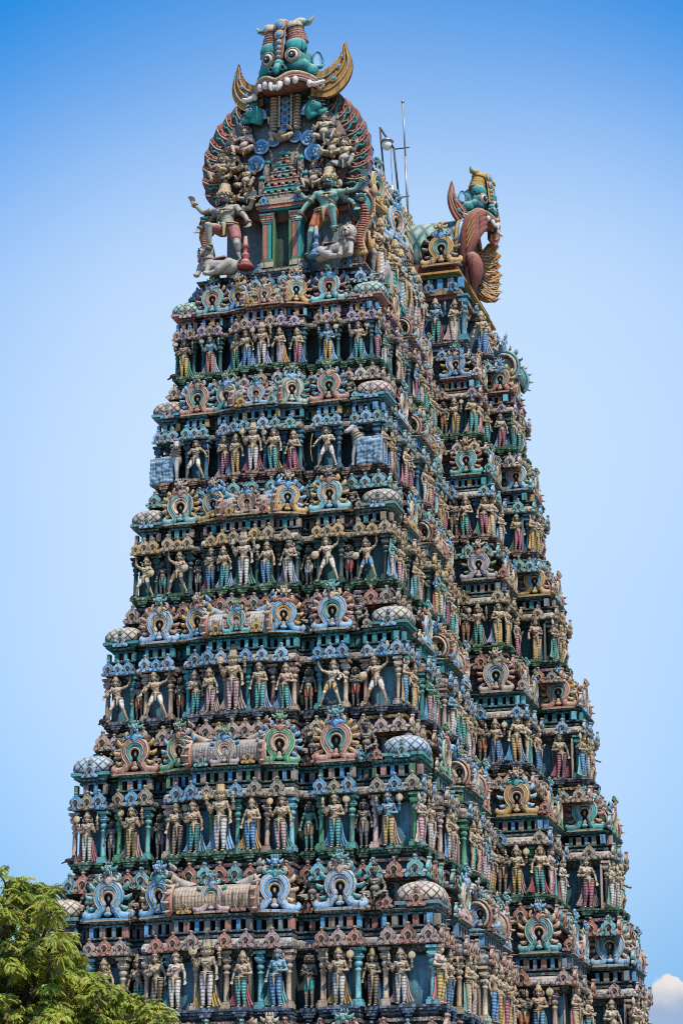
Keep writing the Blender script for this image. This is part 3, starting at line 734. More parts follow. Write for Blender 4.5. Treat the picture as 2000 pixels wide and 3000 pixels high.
def col_mb(sq=False):
    c = MB(); n = 10
    c.box((0, 0, .04), (.30, .30, .08)); c.box((0, 0, .10), (.24, .24, .05))
    c.lathe([(.085, .12), (.10, .14), (.08, .17), (.078, .40), (.072, .60), (.095, .615), (.095, .64), (.072, .655), (.07, .68), (.11, .70), (.125, .74), (.10, .77), (.08, .785), (.085, .80), (.16, .83), (.165, .85), (.10, .86)], n, 0)
    c.box((0, 0, .88), (.26, .26, .04), 1); c.box((0, 0, .93), (.20, .20, .07), 0); c.box((0, 0, .98), (.34, .30, .05), 1)
    c.v = [(x * .66, y * .66, z) for x, y, z in c.v]
    return c
CO_MB = col_mb(); CO_ME = CO_MB.mesh('column', [M['obj'], M['obj']])
COLS = []; ANTS = []; ARCHN = [0]
def column(loc, rot, h, c): COLS.append((Vector(loc), rot, h, vary(c)))
def antefix(loc, rot, h, c): ANTS.append((Vector(loc), rot, h, vary(c)))
# dome of a corner pavilion: square plan with rounded corners
dm = MB(); dm.lathe([(.80, 0), (.98, .03), (1.02, .16), (.99, .32), (.86, .50), (.62, .63), (.34, .70), (.14, .73)], 28, 0, power=3.4, urep=16)
DOME_ME = dm.mesh('pavilion_dome', [M['scale']])
df = MB(); df.lathe([(.34, .69), (.36, .72), (.22, .76), (.24, .80), (.10, .84), (.17, .92), (.16, 1.0), (.06, 1.06), (.05, 1.12), (0, 1.2)], 12)
DFIN_ME = df.mesh('dome_finial', [M['obj']])
db = MB(); db.box((0, 0, -.06), (1.86, 1.86, .12)); db.box((0, 0, -.17), (1.64, 1.64, .12)); 
for sx in (-1, 1):
    db.ell((sx * .0, -1.0, .22), (.1, .04, .1)); 
DBAS_ME = db.mesh('dome_base', [M['obj']])
def dome(loc, rot, w_, c, cb):
    o = inst(DOME_ME, 'pavilion_dome', loc, rot, (w_ / 2, w_ / 2, w_ * .62), vary(c)); ob('dome_finial', DFIN_ME, o, vary(GREY)); ob('dome_base', DBAS_ME, o, vary(cb))
    return o
# barrel roof along local x with flaming gable rings and horned crests
def barrel_meshes():
    b = MB(); N = 18; vs = []; fs = []; uv = []; X = [-.5 + i / 8 for i in range(9)]
    for x in X:
        for k in range(N + 1):
            a = R_(-35 + 250 * k / N); r = .36 * (1 + .04 * abs(x) * 2)
            vs.append((x, -r * math.cos(a), .26 + r * math.sin(a) * 1.05))
    for i in range(8):
        for k in range(N):
            fs.append((i * (N + 1) + k + 1, i * (N + 1) + k, (i + 1) * (N + 1) + k, (i + 1) * (N + 1) + k + 1)); u0, u1 = i * 3, i * 3 + 3
            uv.append([(u0, (k + 1) * .09), (u0, k * .09), (u1, k * .09), (u1, (k + 1) * .09)])
    b.add(vs, fs, 0, uv)
    gs = {}; hs_ = {}
    for s in (-1, 1):
        g = gs[s] = MB()
        pts = [(s * .52, -.40 * math.cos(R_(a)), .27 + .40 * math.sin(R_(a)) * 1.05) for a in range(-50, 231, 14)]
        g.tube(pts, .05, 6, 0, None, (1, 1)); g.tube([(s * .545, p[1] * .78, .27 + (p[2] - .27) * .78) for p in pts], .045, 6, 1)
        for q in range(11):
            a = R_(-30 + 24 * q); c = Vector((0, -math.cos(a), math.sin(a) * 1.05)); p = Vector((s * .52, 0, .27)) + c * .43
            g.tube([p, p + c * .07 + Vector((s * .02, 0, 0)), p + c * .11 + Vector((s * .07, 0, .02))], [.035, .03, .008], 5, 1)
        g.add([(s * .50, -.38, .0), (s * .50, .38, .0), (s * .50, .38, .5), (s * .50, -.38, .5)], [(0, 1, 2, 3)], 2, None, False)
    for s in (-1, 1):   # rearing horned beast on each gable
        h = hs_[s] = MB()
        h.tube(spline([(s * .33, 0, .58), (s * .45, 0, .70), (s * .55, 0, .82), (s * .60, -.0, .95)], 4), [.16, .15, .14, .13, .12, .115, .11, .10, .10, .09, .085, .08, .07], 8)
        h.ell((s * .62, 0, .92), (.11, .10, .12)); h.ell((s * .72, 0, .87), (.08, .075, .06)); h.cap((s * .76, 0, .84), (s * .80, 0, .78), .03, .02, 1)
        for e in (-1, 1):
            h.tube([(s * .58, e * .06, 1.0), (s * .54, e * .11, 1.10), (s * .57, e * .12, 1.2)], [.045, .035, .01], 6); h.ell((s * .68, e * .08, .95), (.03, .025, .03), 1, 8, 6); h.ell((s * .70, e * .09, .95), (.014, .012, .016), 2, 6, 5)
            h.ell((s * .56, e * .12, .93), (.05, .02, .08)); h.cap((s * .73, e * .04, .83), (s * .74, e * .04, .76), .015, .006, 1, 6)
    r = MB()
    for q in range(5): r.lathe([(.0, 0), (.03, .0), (.05, .04), (.02, .07), (0, .13)], 8, c=(-.32 + q * .16, 0, .62))
    return b.mesh('barrel_roof', [M['rib']]), [gs[s].mesh('gable_ring', [M['obj'], M['cream'], M['tan']]) for s in (-1, 1)], [hs_[s].mesh('gable_beast', [M['obj'], M['white'], M['black']]) for s in (-1, 1)], r.mesh('ridge_finial', [M['obj']])
BAR = barrel_meshes()
def barrel(loc, rot, L, dia, c, beast, rc=CORAL):
    o = inst(BAR[0], 'barrel_roof', loc, rot, (L, dia * 1.38, dia * 1.38), vary(c)); [ob('gable_ring', q, o, vary(rc)) for q in BAR[1]]; [ob('gable_beast', q, o, vary(beast)) for q in BAR[2]]
    return o

# ---- storeys
PAL = {
 1: dict(ledge=GREEN, wall=(.08, .20, .21), panel=(.12, .31, .34), col=[(.04, .12, .13), (.05, .16, .15)], eave=(.42, .36, .28), ant=[(.44, .30, .24), (.40, .32, .42)], ent=(.40, .22, .20), cols=[BLUE, OCH, AQUA, (.35, .22, .2)], up=(.36, .26, .18), upant=[(.46, .36, .24), (.55, .48, .42)], coping=(.38, .28, .24), setw=(.17, .19, .17), frieze=(.08, .13, .2)),
 2: dict(ledge=(.36, .22, .15), wall=(.08, .22, .29), panel=(.11, .32, .42), col=[(.05, .14, .21), (.06, .19, .27)], eave=(.46, .40, .32), ant=[SKY, AQUA], ent=(.12, .30, .36), cols=[BLUE, (.2, .3, .36), TEAL, OCH], up=(.34, .30, .26), upant=[AQUA, (.18, .42, .42)], coping=(.3, .27, .27), setw=(.13, .24, .33), frieze=(.06, .1, .16)),
 3: dict(ledge=GREEN, wall=(.05, .15, .14), panel=(.07, .22, .20), col=[DKG, (.04, .12, .11)], eave=(.42, .36, .27), ant=[(.50, .33, .14), (.45, .35, .22)], ent=(.14, .25, .22), cols=[(.3, .22, .15), TEAL, (.2, .22, .24), (.36, .24, .18)], up=(.28, .25, .22), upant=[(.30, .26, .22), CORAL], coping=(.42, .30, .28), setw=(.17, .19, .17), frieze=(.06, .07, .09)),
 4: dict(ledge=(.14, .15, .16), wall=(.10, .22, .25), panel=(.16, .37, .43), col=[(.46, .31, .22), TEAL, (.50, .40, .29)], eave=(.46, .36, .28), ant=[BLUE, SKY], ent=(.05, .24, .22), cols=[TEAL, (.04, .22, .2), AQUA, TEAL], up=(.36, .29, .24), upant=[(.46, .34, .26), PINK], coping=(.46, .30, .09), setw=(.17, .19, .17), frieze=(.07, .12, .2)),
 5: dict(ledge=(.07, .17, .10), wall=(.07, .16, .17), panel=(.15, .36, .43), col=[(.52, .38, .30), AQUA, (.08, .28, .14), (.10, .34, .30)], eave=(.44, .36, .32), ant=[BLUE, (.32, .28, .21)], ent=(.08, .28, .27), cols=[GREEN, (.42, .25, .2), BLUE, (.3, .25, .2)], up=(.40, .33, .28), upant=[AQUA, CORAL], coping=(.42, .29, .27), setw=(.17, .19, .17), frieze=(.06, .08, .12)),
 6: dict(ledge=(.13, .19, .26), wall=(.07, .13, .14), panel=(.13, .30, .37), col=[(.50, .40, .28), (.44, .32, .22), AQUA], eave=(.38, .36, .35), ant=[CORAL, (.40, .28, .26)], ent=(.14, .27, .27), cols=[BLUE, (.3, .24, .17), (.2, .25, .27), CORAL], up=(.38, .32, .30), upant=[CORAL, AQUA], coping=(.44, .34, .27), setw=(.17, .19, .17), frieze=(.06, .08, .1)),
}
PAL[7] = dict(PAL[5]); PAL[0] = dict(PAL[1], ledge=(.34, .30, .26), coping=(.12, .2, .3), frieze=(.04, .12, .10), up=(.45, .30, .12), upant=[BLUE, SKY])
ROWS_TXT = {1: 'top row', 2: 'second row', 3: 'third row', 4: 'fourth row', 5: 'fifth row', 6: 'lowest row'}
ARC = {1: [(AQUA, CORAL, (.40, .2, .16), LAV, GREEN), (BLUE, OCH, PINK, OCH, TAN), (CORAL, CRM, OCH, CRM, TAN), (OCH, AQUA, CORAL, LAV, TAN), (AQUA, CORAL, (.36, .16, .14), BLUE, GREEN)],
       2: [(CORAL, TEAL, BLUE, TAN, GREEN), (TEAL, CRM, (.1, .25, .24), SKY, GREEN), (SKY, PINK, (.36, .16, .14), BLUE, TEAL), ((.3, .42, .38), CRM, TEAL, SKY, GREEN), (CORAL, TEAL, BLUE, TAN, GREEN)],
       3: [(AQUA, CRM, OCH, CORAL, TAN), (OCH, BLUE, BLUE, BLUE, TAN), (TAN, CORAL, (.4, .22, .17), BLUE, TEAL), (OCH, BLUE, SKY, BLUE, TAN), (AQUA, CRM, OCH, CORAL, GREY)],
       4: [(SKY, CRM, CORAL, TAN, TEAL), (BLUE, OCH, OCH, CORAL, TAN), (TEAL, PINK, CORAL, BLUE, GREEN), (BLUE, OCH, OCH, CORAL, TAN), (SKY, TEAL, CORAL, TAN, TEAL)],
       5: [(CORAL, TEAL, OCH, BLUE, TEAL), ((.07, .25, .13), TAN, BLUE, CORAL, GREEN), ((.34, .30, .27), CRM, BLUE, BLUE, GREEN), ((.07, .27, .15), TAN, BLUE, CORAL, GREEN), (CORAL, TEAL, OCH, BLUE, TEAL)],
       6: [(BLUE, LAV, TEAL, PINK, TEAL), (BLUE, SKY, TAN, TEAL, BLUE), (PINK, TEAL, TEAL, SKY, TEAL), (SKY, BLUE, TAN, TEAL, BLUE), (SKY, LAV, TEAL, TAN, TEAL)]}
ARC[7] = ARC[4]
ARC_P = {1: [(BLUE, LAV, OCH, PINK, TEAL), (CORAL, TEAL, OCH, BLUE, BLUE)], 2: [(TEAL, SKY, CORAL, OCH, TAN), (SKY, CORAL, GREEN, BLUE, LAV)], 3: [((.32, .31, .33), LAV, GREEN, CORAL, TAN), (OCH, BLUE, CORAL, BLUE, BLUE)],
         4: [((.38, .32, .26), BLUE, CORAL, (.3, .26, .16), TAN), (CORAL, TEAL, OCH, BLUE, BLUE)], 5: [(OCH, (.28, .16, .12), SKY, TEAL, TAN), (TEAL, AQUA, CORAL, TEAL, TEAL)], 6: [(TEAL, MAUVE, TAN, CORAL, BLUE), (SKY, TEAL, PINK, TAN, TEAL)], 7: [(SKY, TEAL, PINK, TAN, TEAL), (CORAL, TEAL, OCH, BLUE, TEAL)]}
DOMEC = {1: (.20, .40, .34), 2: (.42, .32, .26), 3: (.34, .32, .26), 4: (.40, .37, .31), 5: (.26, .40, .50), 6: (.46, .40, .30), 7: (.42, .36, .28)}
BARC = {1: (.28, .40, .32), 2: (.28, .26, .25), 3: (.36, .30, .25), 4: (.44, .40, .34), 5: (.32, .29, .25), 6: (.44, .34, .22), 7: (.4, .33, .25)}

def upper_bands(k):
    """under the statue ledge of level k: coping, scroll frieze, narrow eave with antefixes, set-back wall"""
    E, segs = PLAN[k]; z = ZL[k]; P = PAL[k]; s = (ZL[max(k - 1, 0)] - z) / 5.67 if k else .83
    lb = MB(); sweep(lb, E, [(-1.5, z), (0, z), (0, z - .08 * s), (-.05, z - .10 * s), (-.05, z - .19 * s), (-.14, z - .22 * s), (-.10, z - .28 * s), (-.20, z - .36 * s), (-.24, z - .42 * s), (-1.5, z - .42 * s)])
    # little bead course and brackets
    if k:
        for sg in segs:
            n = max(1, int(sg.len / (.42 * s)))
            for q in range(n):
                c = sg.pt((q + .5) / n, -.05, z - .145 * s); lb.box((0, 0, 0), (.16 * s, .08, .05 * s), 0, Matrix.Translation(c) @ Matrix.Rotation(sg.rot, 4, 'Z'))
    CORB = {'recess': [.5], 'corner': [.5], 'bay': [.5], 'flank': [.5], 'sala': [.09, .47, .89], 'step_front': [.2, .42, .84], 'step_side': [.16, .45, .78], 'bay_front': [.42], 'wide_sala': [.2, .6], 'bay_side': [.5], 'end': []}
    if k:
        for sg in segs:
            us = CORB[sg.typ] if sg.face != 'side' or sg.typ == 'recess' else [.3, .72]
            for u in us:
                T = Matrix.Translation(sg.pt(u, .03, z)) @ Matrix.Rotation(sg.rot, 4, 'Z')
                for (w_, d_, za, zb) in ((.62, .30, -.10, .035), (.52, .26, -.19, -.105), (.40, .24, -.29, -.195), (.24, .16, -.40, -.295)): lb.box((0, 0, (za + zb) / 2 * s), (w_ * s, d_, (zb - za) * s), 0, T)
    part(lb, 'statue_ledge' if k else 'roof_ledge', [M['carve']], P['ledge'])
    cb = MB(); sweep(cb, E, [(-1.2, z - .43 * s), (.02, z - .43 * s), (.02, z - .555 * s), (-.30, z - .56 * s)]); part(cb, 'coping_band', [M['fine']], P['coping'])
    fb = MB(); sweep(fb, E, [(-.12, z - .555 * s), (-.10, z - .86 * s)]); part(fb, 'scroll_frieze', [M['scroll']], P['frieze'])
    ub = MB(); sweep(ub, E, [(-.14, z - .84 * s), (.06, z - .86 * s), (.20, z - .93 * s), (.25, z - 1.02 * s), (.22, z - 1.09 * s), (.16, z - 1.10 * s), (.10, z - 1.13 * s), (-.30, z - 1.13 * s)])
    for sg in segs:
        n = max(1, int(sg.len / (.30 * s)))
        for q in range(n): ub.box((0, 0, 0), (.10 * s, .07, .10 * s), 1, Matrix.Translation(sg.pt((q + .5) / n, .235, z - .98 * s)) @ Matrix.Rotation(sg.rot, 4, 'Z') @ Matrix.Rotation(.5, 4, 'X'))
    part(ub, 'narrow_eave', [M['carve'], M['cream']], P['up'])
    mb_ = MB(); sweep(mb_, E, [(-.10, z - 1.13 * s), (-.02, z - 1.17 * s), (-.02, z - 1.27 * s), (-.14, z - 1.30 * s), (-.20, z - 1.36 * s)]); part(mb_, 'moulding', [M['fine']], mixc(P['coping'], CORAL, .4))
    wb = MB(); H = (ZL[k + 1] - z) if k < 7 else -6
    bot = ZL[k + 1] + .55 * (z - ZL[k + 1]) if k < 7 else 0
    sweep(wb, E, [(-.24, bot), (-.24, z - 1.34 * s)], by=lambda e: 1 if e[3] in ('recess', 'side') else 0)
    for sg in segs:     # flat pilasters on the set-back wall
        if sg.typ in ('recess', 'end', 'bay_front', 'step_side', 'bay_side'): continue
        for u in (.06, .5, .94): wb.box((0, 0, 0), (.20 * s, .12, z - 1.34 * s - bot), 2, Matrix.Translation(sg.pt(u, -.20, (bot + z - 1.34 * s) / 2)) @ Matrix.Rotation(sg.rot, 4, 'Z'))
    part(wb, 'setback_wall', [M['fine'], M['dim'], M['tan']], P['setw'])
    for sg in segs:
        if sg.typ in ('recess', 'end'): us = [.5]
        else:
            us = [.16, .84] if sg.len < 1.3 * s else [.1, .5, .9] if sg.len < 2.4 * s else [.08, .29, .5, .71, .92]
        for j, u in enumerate(us): antefix(sg.pt(u, .24, z - 1.20 * s), sg.rot, .80 * s * random.uniform(.85, 1.1), P['upant'][(j + sg.i) % 2])

def storey(k):
    """storey standing on ledge k and carrying level k-1"""
    E, segs = PLAN[k]; z = ZL[k]; H = ZL[k - 1] - z; s = H / 5.67; P = PAL[k]; rw = random.random
    zw = z + .37 * H
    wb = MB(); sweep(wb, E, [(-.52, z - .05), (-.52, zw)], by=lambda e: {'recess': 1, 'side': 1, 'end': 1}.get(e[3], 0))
    for sg in segs:
        if sg.typ in ('recess', 'end') or sg.len < .5: continue
        n = 3 if sg.typ in ('sala', 'wide_sala') else 1
        for q in range(n):     # coloured niche panel behind each figure with a dark surround
            u = (q + .5) / n; wd = sg.len / n * .62
            wb.box((0, 0, 0), (wd, .05, .30 * H), 2, Matrix.Translation(sg.pt(u, -.50, z + .155 * H)) @ Matrix.Rotation(sg.rot, 4, 'Z'))
            for e in (-1, 1): wb.box((0, 0, 0), (.07 * s, .09, .33 * H), 3, Matrix.Translation(sg.pt(u + e * wd / 2 / sg.len, -.48, z + .168 * H)) @ Matrix.Rotation(sg.rot, 4, 'Z'))
    part(wb, 'niche_wall', [M['obj'], M['dim'], paint('niche_panel', P['panel'], sunlit_dust=.3), paint('niche_frame', mixc(P['col'][0], (.3, .25, .2), .3), sunlit_dust=.5)], P['wall'])
    # beam, eave, roll mouldings
    bb = MB(); sweep(bb, E, [(-.52, zw - .045 * H), (-.34, zw - .045 * H), (-.34, zw - .02 * H), (-.26, zw - .015 * H), (-.26, zw + .005 * H), (-.30, zw + .01 * H)]); part(bb, 'beam', [M['fine']], mixc(P['ent'], P['col'][0], .4))
    kb = MB(); sweep(kb, E, [(-.40, zw + .008 * H), (-.06, zw - .004 * H), (.02, zw + .008 * H), (.03, zw + .025 * H), (-.02, zw + .046 * H), (-.14, zw + .062 * H), (-.32, zw + .07 * H)])
    for sg in segs:   # ribs of the eave
        n = max(1, int(sg.len / .3))
        for q in range(n): kb.box((0, 0, 0), (.07 * s, .06, .022 * H), 1, Matrix.Translation(sg.pt((q + .5) / n, .02, zw + .018 * H)) @ Matrix.Rotation(sg.rot, 4, 'Z'))
    part(kb, 'eave', [M['carve'], M['cream']], P['eave'])
    rb = MB(); sweep(rb, E, [(-.36, zw + .065 * H), (-.18, zw + .072 * H), (-.18, zw + .088 * H), (-.28, zw + .092 * H), (-.28, zw + .10 * H), (-.16, zw + .105 * H), (-.16, zw + .117 * H), (-.8, zw + .12 * H)]); part(rb, 'roll_moulding', [M['fine']], mixc(P['ent'], (.2, .2, .2), .45))
    z0, z1 = zw + .115 * H, zw + .182 * H
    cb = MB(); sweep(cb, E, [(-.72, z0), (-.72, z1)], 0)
    for sg in segs:
        if sg.len < .35: continue
        n = max(2, int(round(sg.len / (.42 * s))))
        for q in range(n + 1):
            m = 1 + (q + sg.i * 2) % 4
            cb.box((0, 0, 0), (.17 * s * (1.3 if (q % 2) else .9), .2, z1 - z0), m, Matrix.Translation(sg.pt(.06 + .88 * q / n, -.36, (z0 + z1) / 2)) @ Matrix.Rotation(sg.rot, 4, 'Z'))
    part(cb, 'short_colonnade', [M['dark']] + [paint('colonette', c, sunlit_dust=.4) for c in P['cols']])
    eb = MB(); sweep(eb, E, [(-.72, z1 - .004), (-.24, z1), (-.24, z1 + .012 * H), (-.30, z1 + .015 * H), (-.18, z1 + .026 * H), (-.14, z1 + .035 * H), (-.22, z1 + .04 * H), (-2.0, z1 + .045 * H)]); part(eb, 'entablature', [M['fine']], P['ent'])
    zh = z1 + .045 * H      # where the roof ornaments stand
    # antefixes on the main eave
    for sg in segs:
        us = {'recess': [], 'end': [], 'corner': [.16, .5, .84], 'bay': [.10, .5, .90], 'flank': [.5], 'sala': [.06, .28, .68, .94], 'step_front': [.15, .85], 'step_side': [.08, .5, .92], 'bay_front': [.5], 'bay_side': [.5], 'wide_sala': [.2, .8]}[sg.typ]
        for j, u in enumerate(us): antefix(sg.pt(u, .06, zw - .002 * H), sg.rot, .70 * s * random.uniform(.88, 1.1), P['ant'][(j + sg.i // 2) % 2])
    ncol = 0
    ai = 0
    for sg in segs:
        t = sg.typ; pc = P['col']
        # columns between the figures
        us = {'corner': [.08, .92], 'bay': [.08, .92], 'flank': [.12, .88] if sg.face == 'front' else [], 'sala': [.32, .68] if sg.face == 'front' else [.06, .94], 'step_front': [.66], 'step_side': [.3, .38, .62, .92], 'bay_front': [.86], 'bay_side': [.5], 'wide_sala': [.1, .9]}.get(t, [])
        for u in us: column(sg.pt(u, -.28, z), sg.rot, zw - .015 * H - z, pc[ncol % len(pc)]); ncol += 1
        # horseshoe arches, domes, barrels
        if t == 'bay':
            c = ARC[k][0 if sg.i < 5 else 4] if sg.face == 'front' else random.choice(ARC[k])
            arch(sg.pt(.5, -.22, zh + .06), sg.rot, 1.68 * s, c)
            for u in (-.06, 1.06): antefix(sg.pt(u, -.26, zh), sg.rot, .52 * s, random.choice(P['upant'] + [CRM]))
        elif t == 'flank':
            arch(sg.pt(.5, -.18, zh + .06), sg.rot + R_(22 if sg.i > 5 else -14), 1.60 * s, ARC[k][3 if sg.i > 5 else 1])
        elif t == 'sala':
            L = sg.len * .98 if sg.face == 'front' else sg.len * .8
            barrel(sg.pt(.5, -.62, zh + .05), sg.rot, L, 1.12 * s, BARC[k], random.choice([TEAL, BLUE, BRN, (.25, .22, .2)]))
            arch(sg.pt(.5, -.12, zh + .06), sg.rot, 1.18 * s, ARC[k][2] if sg.face == 'front' else random.choice(ARC[k]))
            if sg.face != 'front': arch(sg.pt(.085, -.42, zh + .05), sg.rot - PI / 2, 1.25 * s, random.choice(ARC[k]))
            for u in ((.17, .83)): antefix(sg.pt(u, -.10, zh), sg.rot, .60 * s, random.choice(P['upant'] + [OCH]))
        elif t == 'corner' and (sg.face == 'front'):
            u = .5 if sg.i < 5 else .62
            dome(sg.pt(u, -.98 * s + .05, zh + .22), sg.rot, 1.72 * s, DOMEC[k], P['ent'])
            antefix(sg.pt(u, -.10, zh), sg.rot, .72 * s, random.choice(P['upant'] + [SKY]))
            if sg.i > 5: antefix(sg.pt(.12, -.16, zh), sg.rot, .5 * s, random.choice(P['upant']))
        elif t == 'corner':
            antefix(sg.pt(.45, -.10, zh), sg.rot, .72 * s, random.choice(P['upant'])); antefix(sg.pt(.92, -.14, zh), sg.rot, .6 * s, random.choice(P['upant']))
        elif t == 'recess' and sg.face == 'front':
            antefix(sg.pt(.3, -.08, zh), sg.rot, .5 * s, random.choice(P['upant'])); 
            if k >= 5: antefix(sg.pt(.9, -.08, zh), sg.rot, .5 * s, random.choice(P['upant']))
        elif t == 'step_front':
            arch(sg.pt(.44, -.18, zh + .05), sg.rot, 1.62 * s, ARC_P[k][0]); antefix(sg.pt(.95, -.1, zh), sg.rot, .6 * s, random.choice(P['upant']))
        elif t == 'step_side':
            arch(sg.pt(.30, -.16, zh + .05), sg.rot, 1.4 * s, random.choice(ARC[k])); arch(sg.pt(.80, -.16, zh + .05), sg.rot, 1.3 * s, random.choice(ARC[k])); antefix(sg.pt(.55, -.1, zh), sg.rot, .7 * s, random.choice(P['upant']))
        elif t == 'bay_front':
            arch(sg.pt(.40, -.18, zh + .05), sg.rot, min(1.62 * s, sg.len + .62), ARC_P[k][1])
            dome(sg.pt(.35, -1.15 * s, zh + .2), sg.rot, 1.4 * s, DOMEC[k], P['ent'])
        elif t == 'wide_sala':
            if k == 1: barrel(sg.pt(.5, -.75, zh + .95), sg.rot, sg.len * .7, 1.65 * s, (.18, .38, .38), SKY, (.16, .38, .42))
            barrel(sg.pt(.5, -.85, zh + .05), sg.rot, sg.len * .85, 1.1 * s, BARC[k], random.choice([TEAL, BRN, BLUE]))
            arch(sg.pt(.5, -.30, zh + .05), sg.rot, 1.4 * s, random.choice(ARC[k])); arch(sg.pt(.04, -.85, zh + .05), sg.rot - PI / 2, 1.3 * s, random.choice(ARC[k]))
        elif t == 'bay_side': antefix(sg.pt(.5, -.05, zh), sg.rot, .7 * s, random.choice(P['upant']))
    return segs, z, H, s, zw, zh
GEO = {}
for k in range(0, 8): upper_bands(k)
for k in range(1, 8): GEO[k] = storey(k)
# plinth under the lowest storey, down to the ground
pb = MB(); E7 = PLAN[7][0]
sweep(pb, E7, [(.45, 0), (.45, 1.0), (.30, 1.1), (.30, 1.5), (.40, 1.6), (.40, 1.8), (-.1, 1.95), (-.1, 5.3), (.05, 5.4), (.05, 5.8), (-.3, 5.9)]); part(pb, 'stone_plinth', [M['obj']], (.30, .25, .20))
# ------------------------------------------------------------------ rows of statues
CN = {'TAN': (TAN, 'tan'), 'CRM': ((.54, .43, .31), 'cream'), 'BLU': ((.14, .32, .42), 'blue'), 'GRN': ((.10, .28, .22), 'green'), 'GRY': ((.15, .14, .125), 'dark grey'), 'BUF': ((.44, .33, .20), 'buff'), 'BRZ': ((.24, .19, .14), 'brown')}
CC = {'yellow': (.55, .36, .10), 'coral': (.48, .18, .13), 'green': (.06, .28, .16), 'blue': (.08, .26, .48), 'white': (.60, .56, .50), 'mauve': (.42, .34, .48), 'magenta': (.42, .12, .18), 'teal': (.05, .34, .30), 'pink': (.55, .34, .33), 'brown': (.30, .19, .12), 'orange': (.46, .17, .07), 'red': (.38, .07, .06), 'grey': (.2, .2, .2)}
DCOL = [BLUE, PINK, (.16, .40, .36), LAV, OCH, SKY, (.38, .12, .14), (.10, .28, .2)]
KN = {'deity': 'four armed figure', 'great_deity': 'three headed central figure', 'maiden': 'woman', 'fan_bearer': 'fan bearing woman', 'lady': 'woman in long skirt', 'guard': 'standing man', 'dancer': 'striding club bearer', 'dancer_low': 'striding conch bearer', 'archer': 'striding archer', 'attendant': 'bearded attendant', 'servant': 'bearded servant', 'sage': 'seated bearded sage', 'imp': 'squatting imp'}
ORD = ['', 'first', 'second', 'third', 'fourth', 'fifth', 'sixth', 'seventh', 'eighth', 'ninth', 'tenth', 'eleventh', 'twelfth', 'thirteenth', 'fourteenth', 'fifteenth']
# front rows, left to right: corner, recess, bay, recess, flank, inner, centre, inner, flank, recess, bay, recess, corner
FR = {
 1: ['deity BRZ yellow', None, 'deity BLU coral', None, 'guard BUF green', 'maiden BUF blue', 'great_deity TAN white', 'lady TAN mauve', 'guard TAN magenta', None, 'deity BLU yellow', None, 'deity TAN teal'],
 2: ['BULL', None, 'archer TAN white', None, 'maiden TAN magenta', 'guard BUF yellow', 'great_deity TAN white', 'fan_bearer TAN teal', 'maiden TAN magenta', None, 'archer CRM white', None, 'BULL'],
 3: ['dancer TAN white', 'servant GRY teal', 'dancer TAN brown', 'attendant GRY white', 'guard BUF blue', 'maiden TAN teal', 'great_deity CRM white', 'fan_bearer TAN blue', 'maiden TAN white', 'servant GRY white', 'dancer CRM white', 'attendant GRY red', 'dancer TAN blue'],
 4: ['dancer_low TAN white', 'servant BRZ orange', 'dancer_low TAN white', 'attendant GRY orange', 'maiden TAN teal', 'maiden TAN pink', 'great_deity TAN pink', 'guard TAN teal', 'maiden TAN teal', 'servant BRZ orange', 'dancer_low CRM yellow', 'attendant GRY red', 'dancer TAN white'],
 5: ['deity TAN white', 'servant GRY grey', 'deity BUF yellow', 'attendant GRY grey', 'fan_bearer TAN brown', 'maiden TAN teal', 'great_deity TAN white', 'maiden TAN blue', 'fan_bearer TAN pink', 'servant GRN brown', 'deity TAN teal', 'servant GRY grey', 'deity BLU yellow'],
 6: ['deity CRM white', 'attendant GRN green', 'maiden TAN teal', 'fan_bearer TAN teal', 'maiden TAN brown', 'guard CRM white', 'great_deity TAN white', 'maiden TAN teal', 'maiden BLU blue', 'attendant BRZ teal', 'deity TAN white', 'guard BUF brown', 'deity TAN white'],
}
SKEYS = ['deity', 'maiden', 'lady', 'guard', 'fan_bearer', 'lady', 'maiden', 'guard']
USED = {}
def put(spec, sg, u, off, z, scale, where, row, big=1.0, mirror=False, turn=0):
    key, sk, cl = spec.split()
    skin, sn = CN[sk]
    lab = '%s %s in %s %s, %s' % (sn, KN[key], cl, {'dancer': 'shorts', 'dancer_low': 'shorts', 'archer': 'shorts', 'attendant': 'shorts', 'servant': 'shorts', 'sage': 'shorts', 'lady': 'drape'}.get(key, 'leggings'), where)
    if key == 'lady': lab = lab.replace(' in long skirt in %s drape' % cl, ' in long %s skirt' % cl)
    return statue(key, lab, sg.pt(u, off, z), sg.rot + turn, scale * big * random.uniform(.93, 1.06), skin, CC[cl], random.choice(DCOL), random.choice([(.46, .33, .16), (.42, .33, .2), (.38, .3, .2)]), mirror, 'carved statues in rows on the tower')

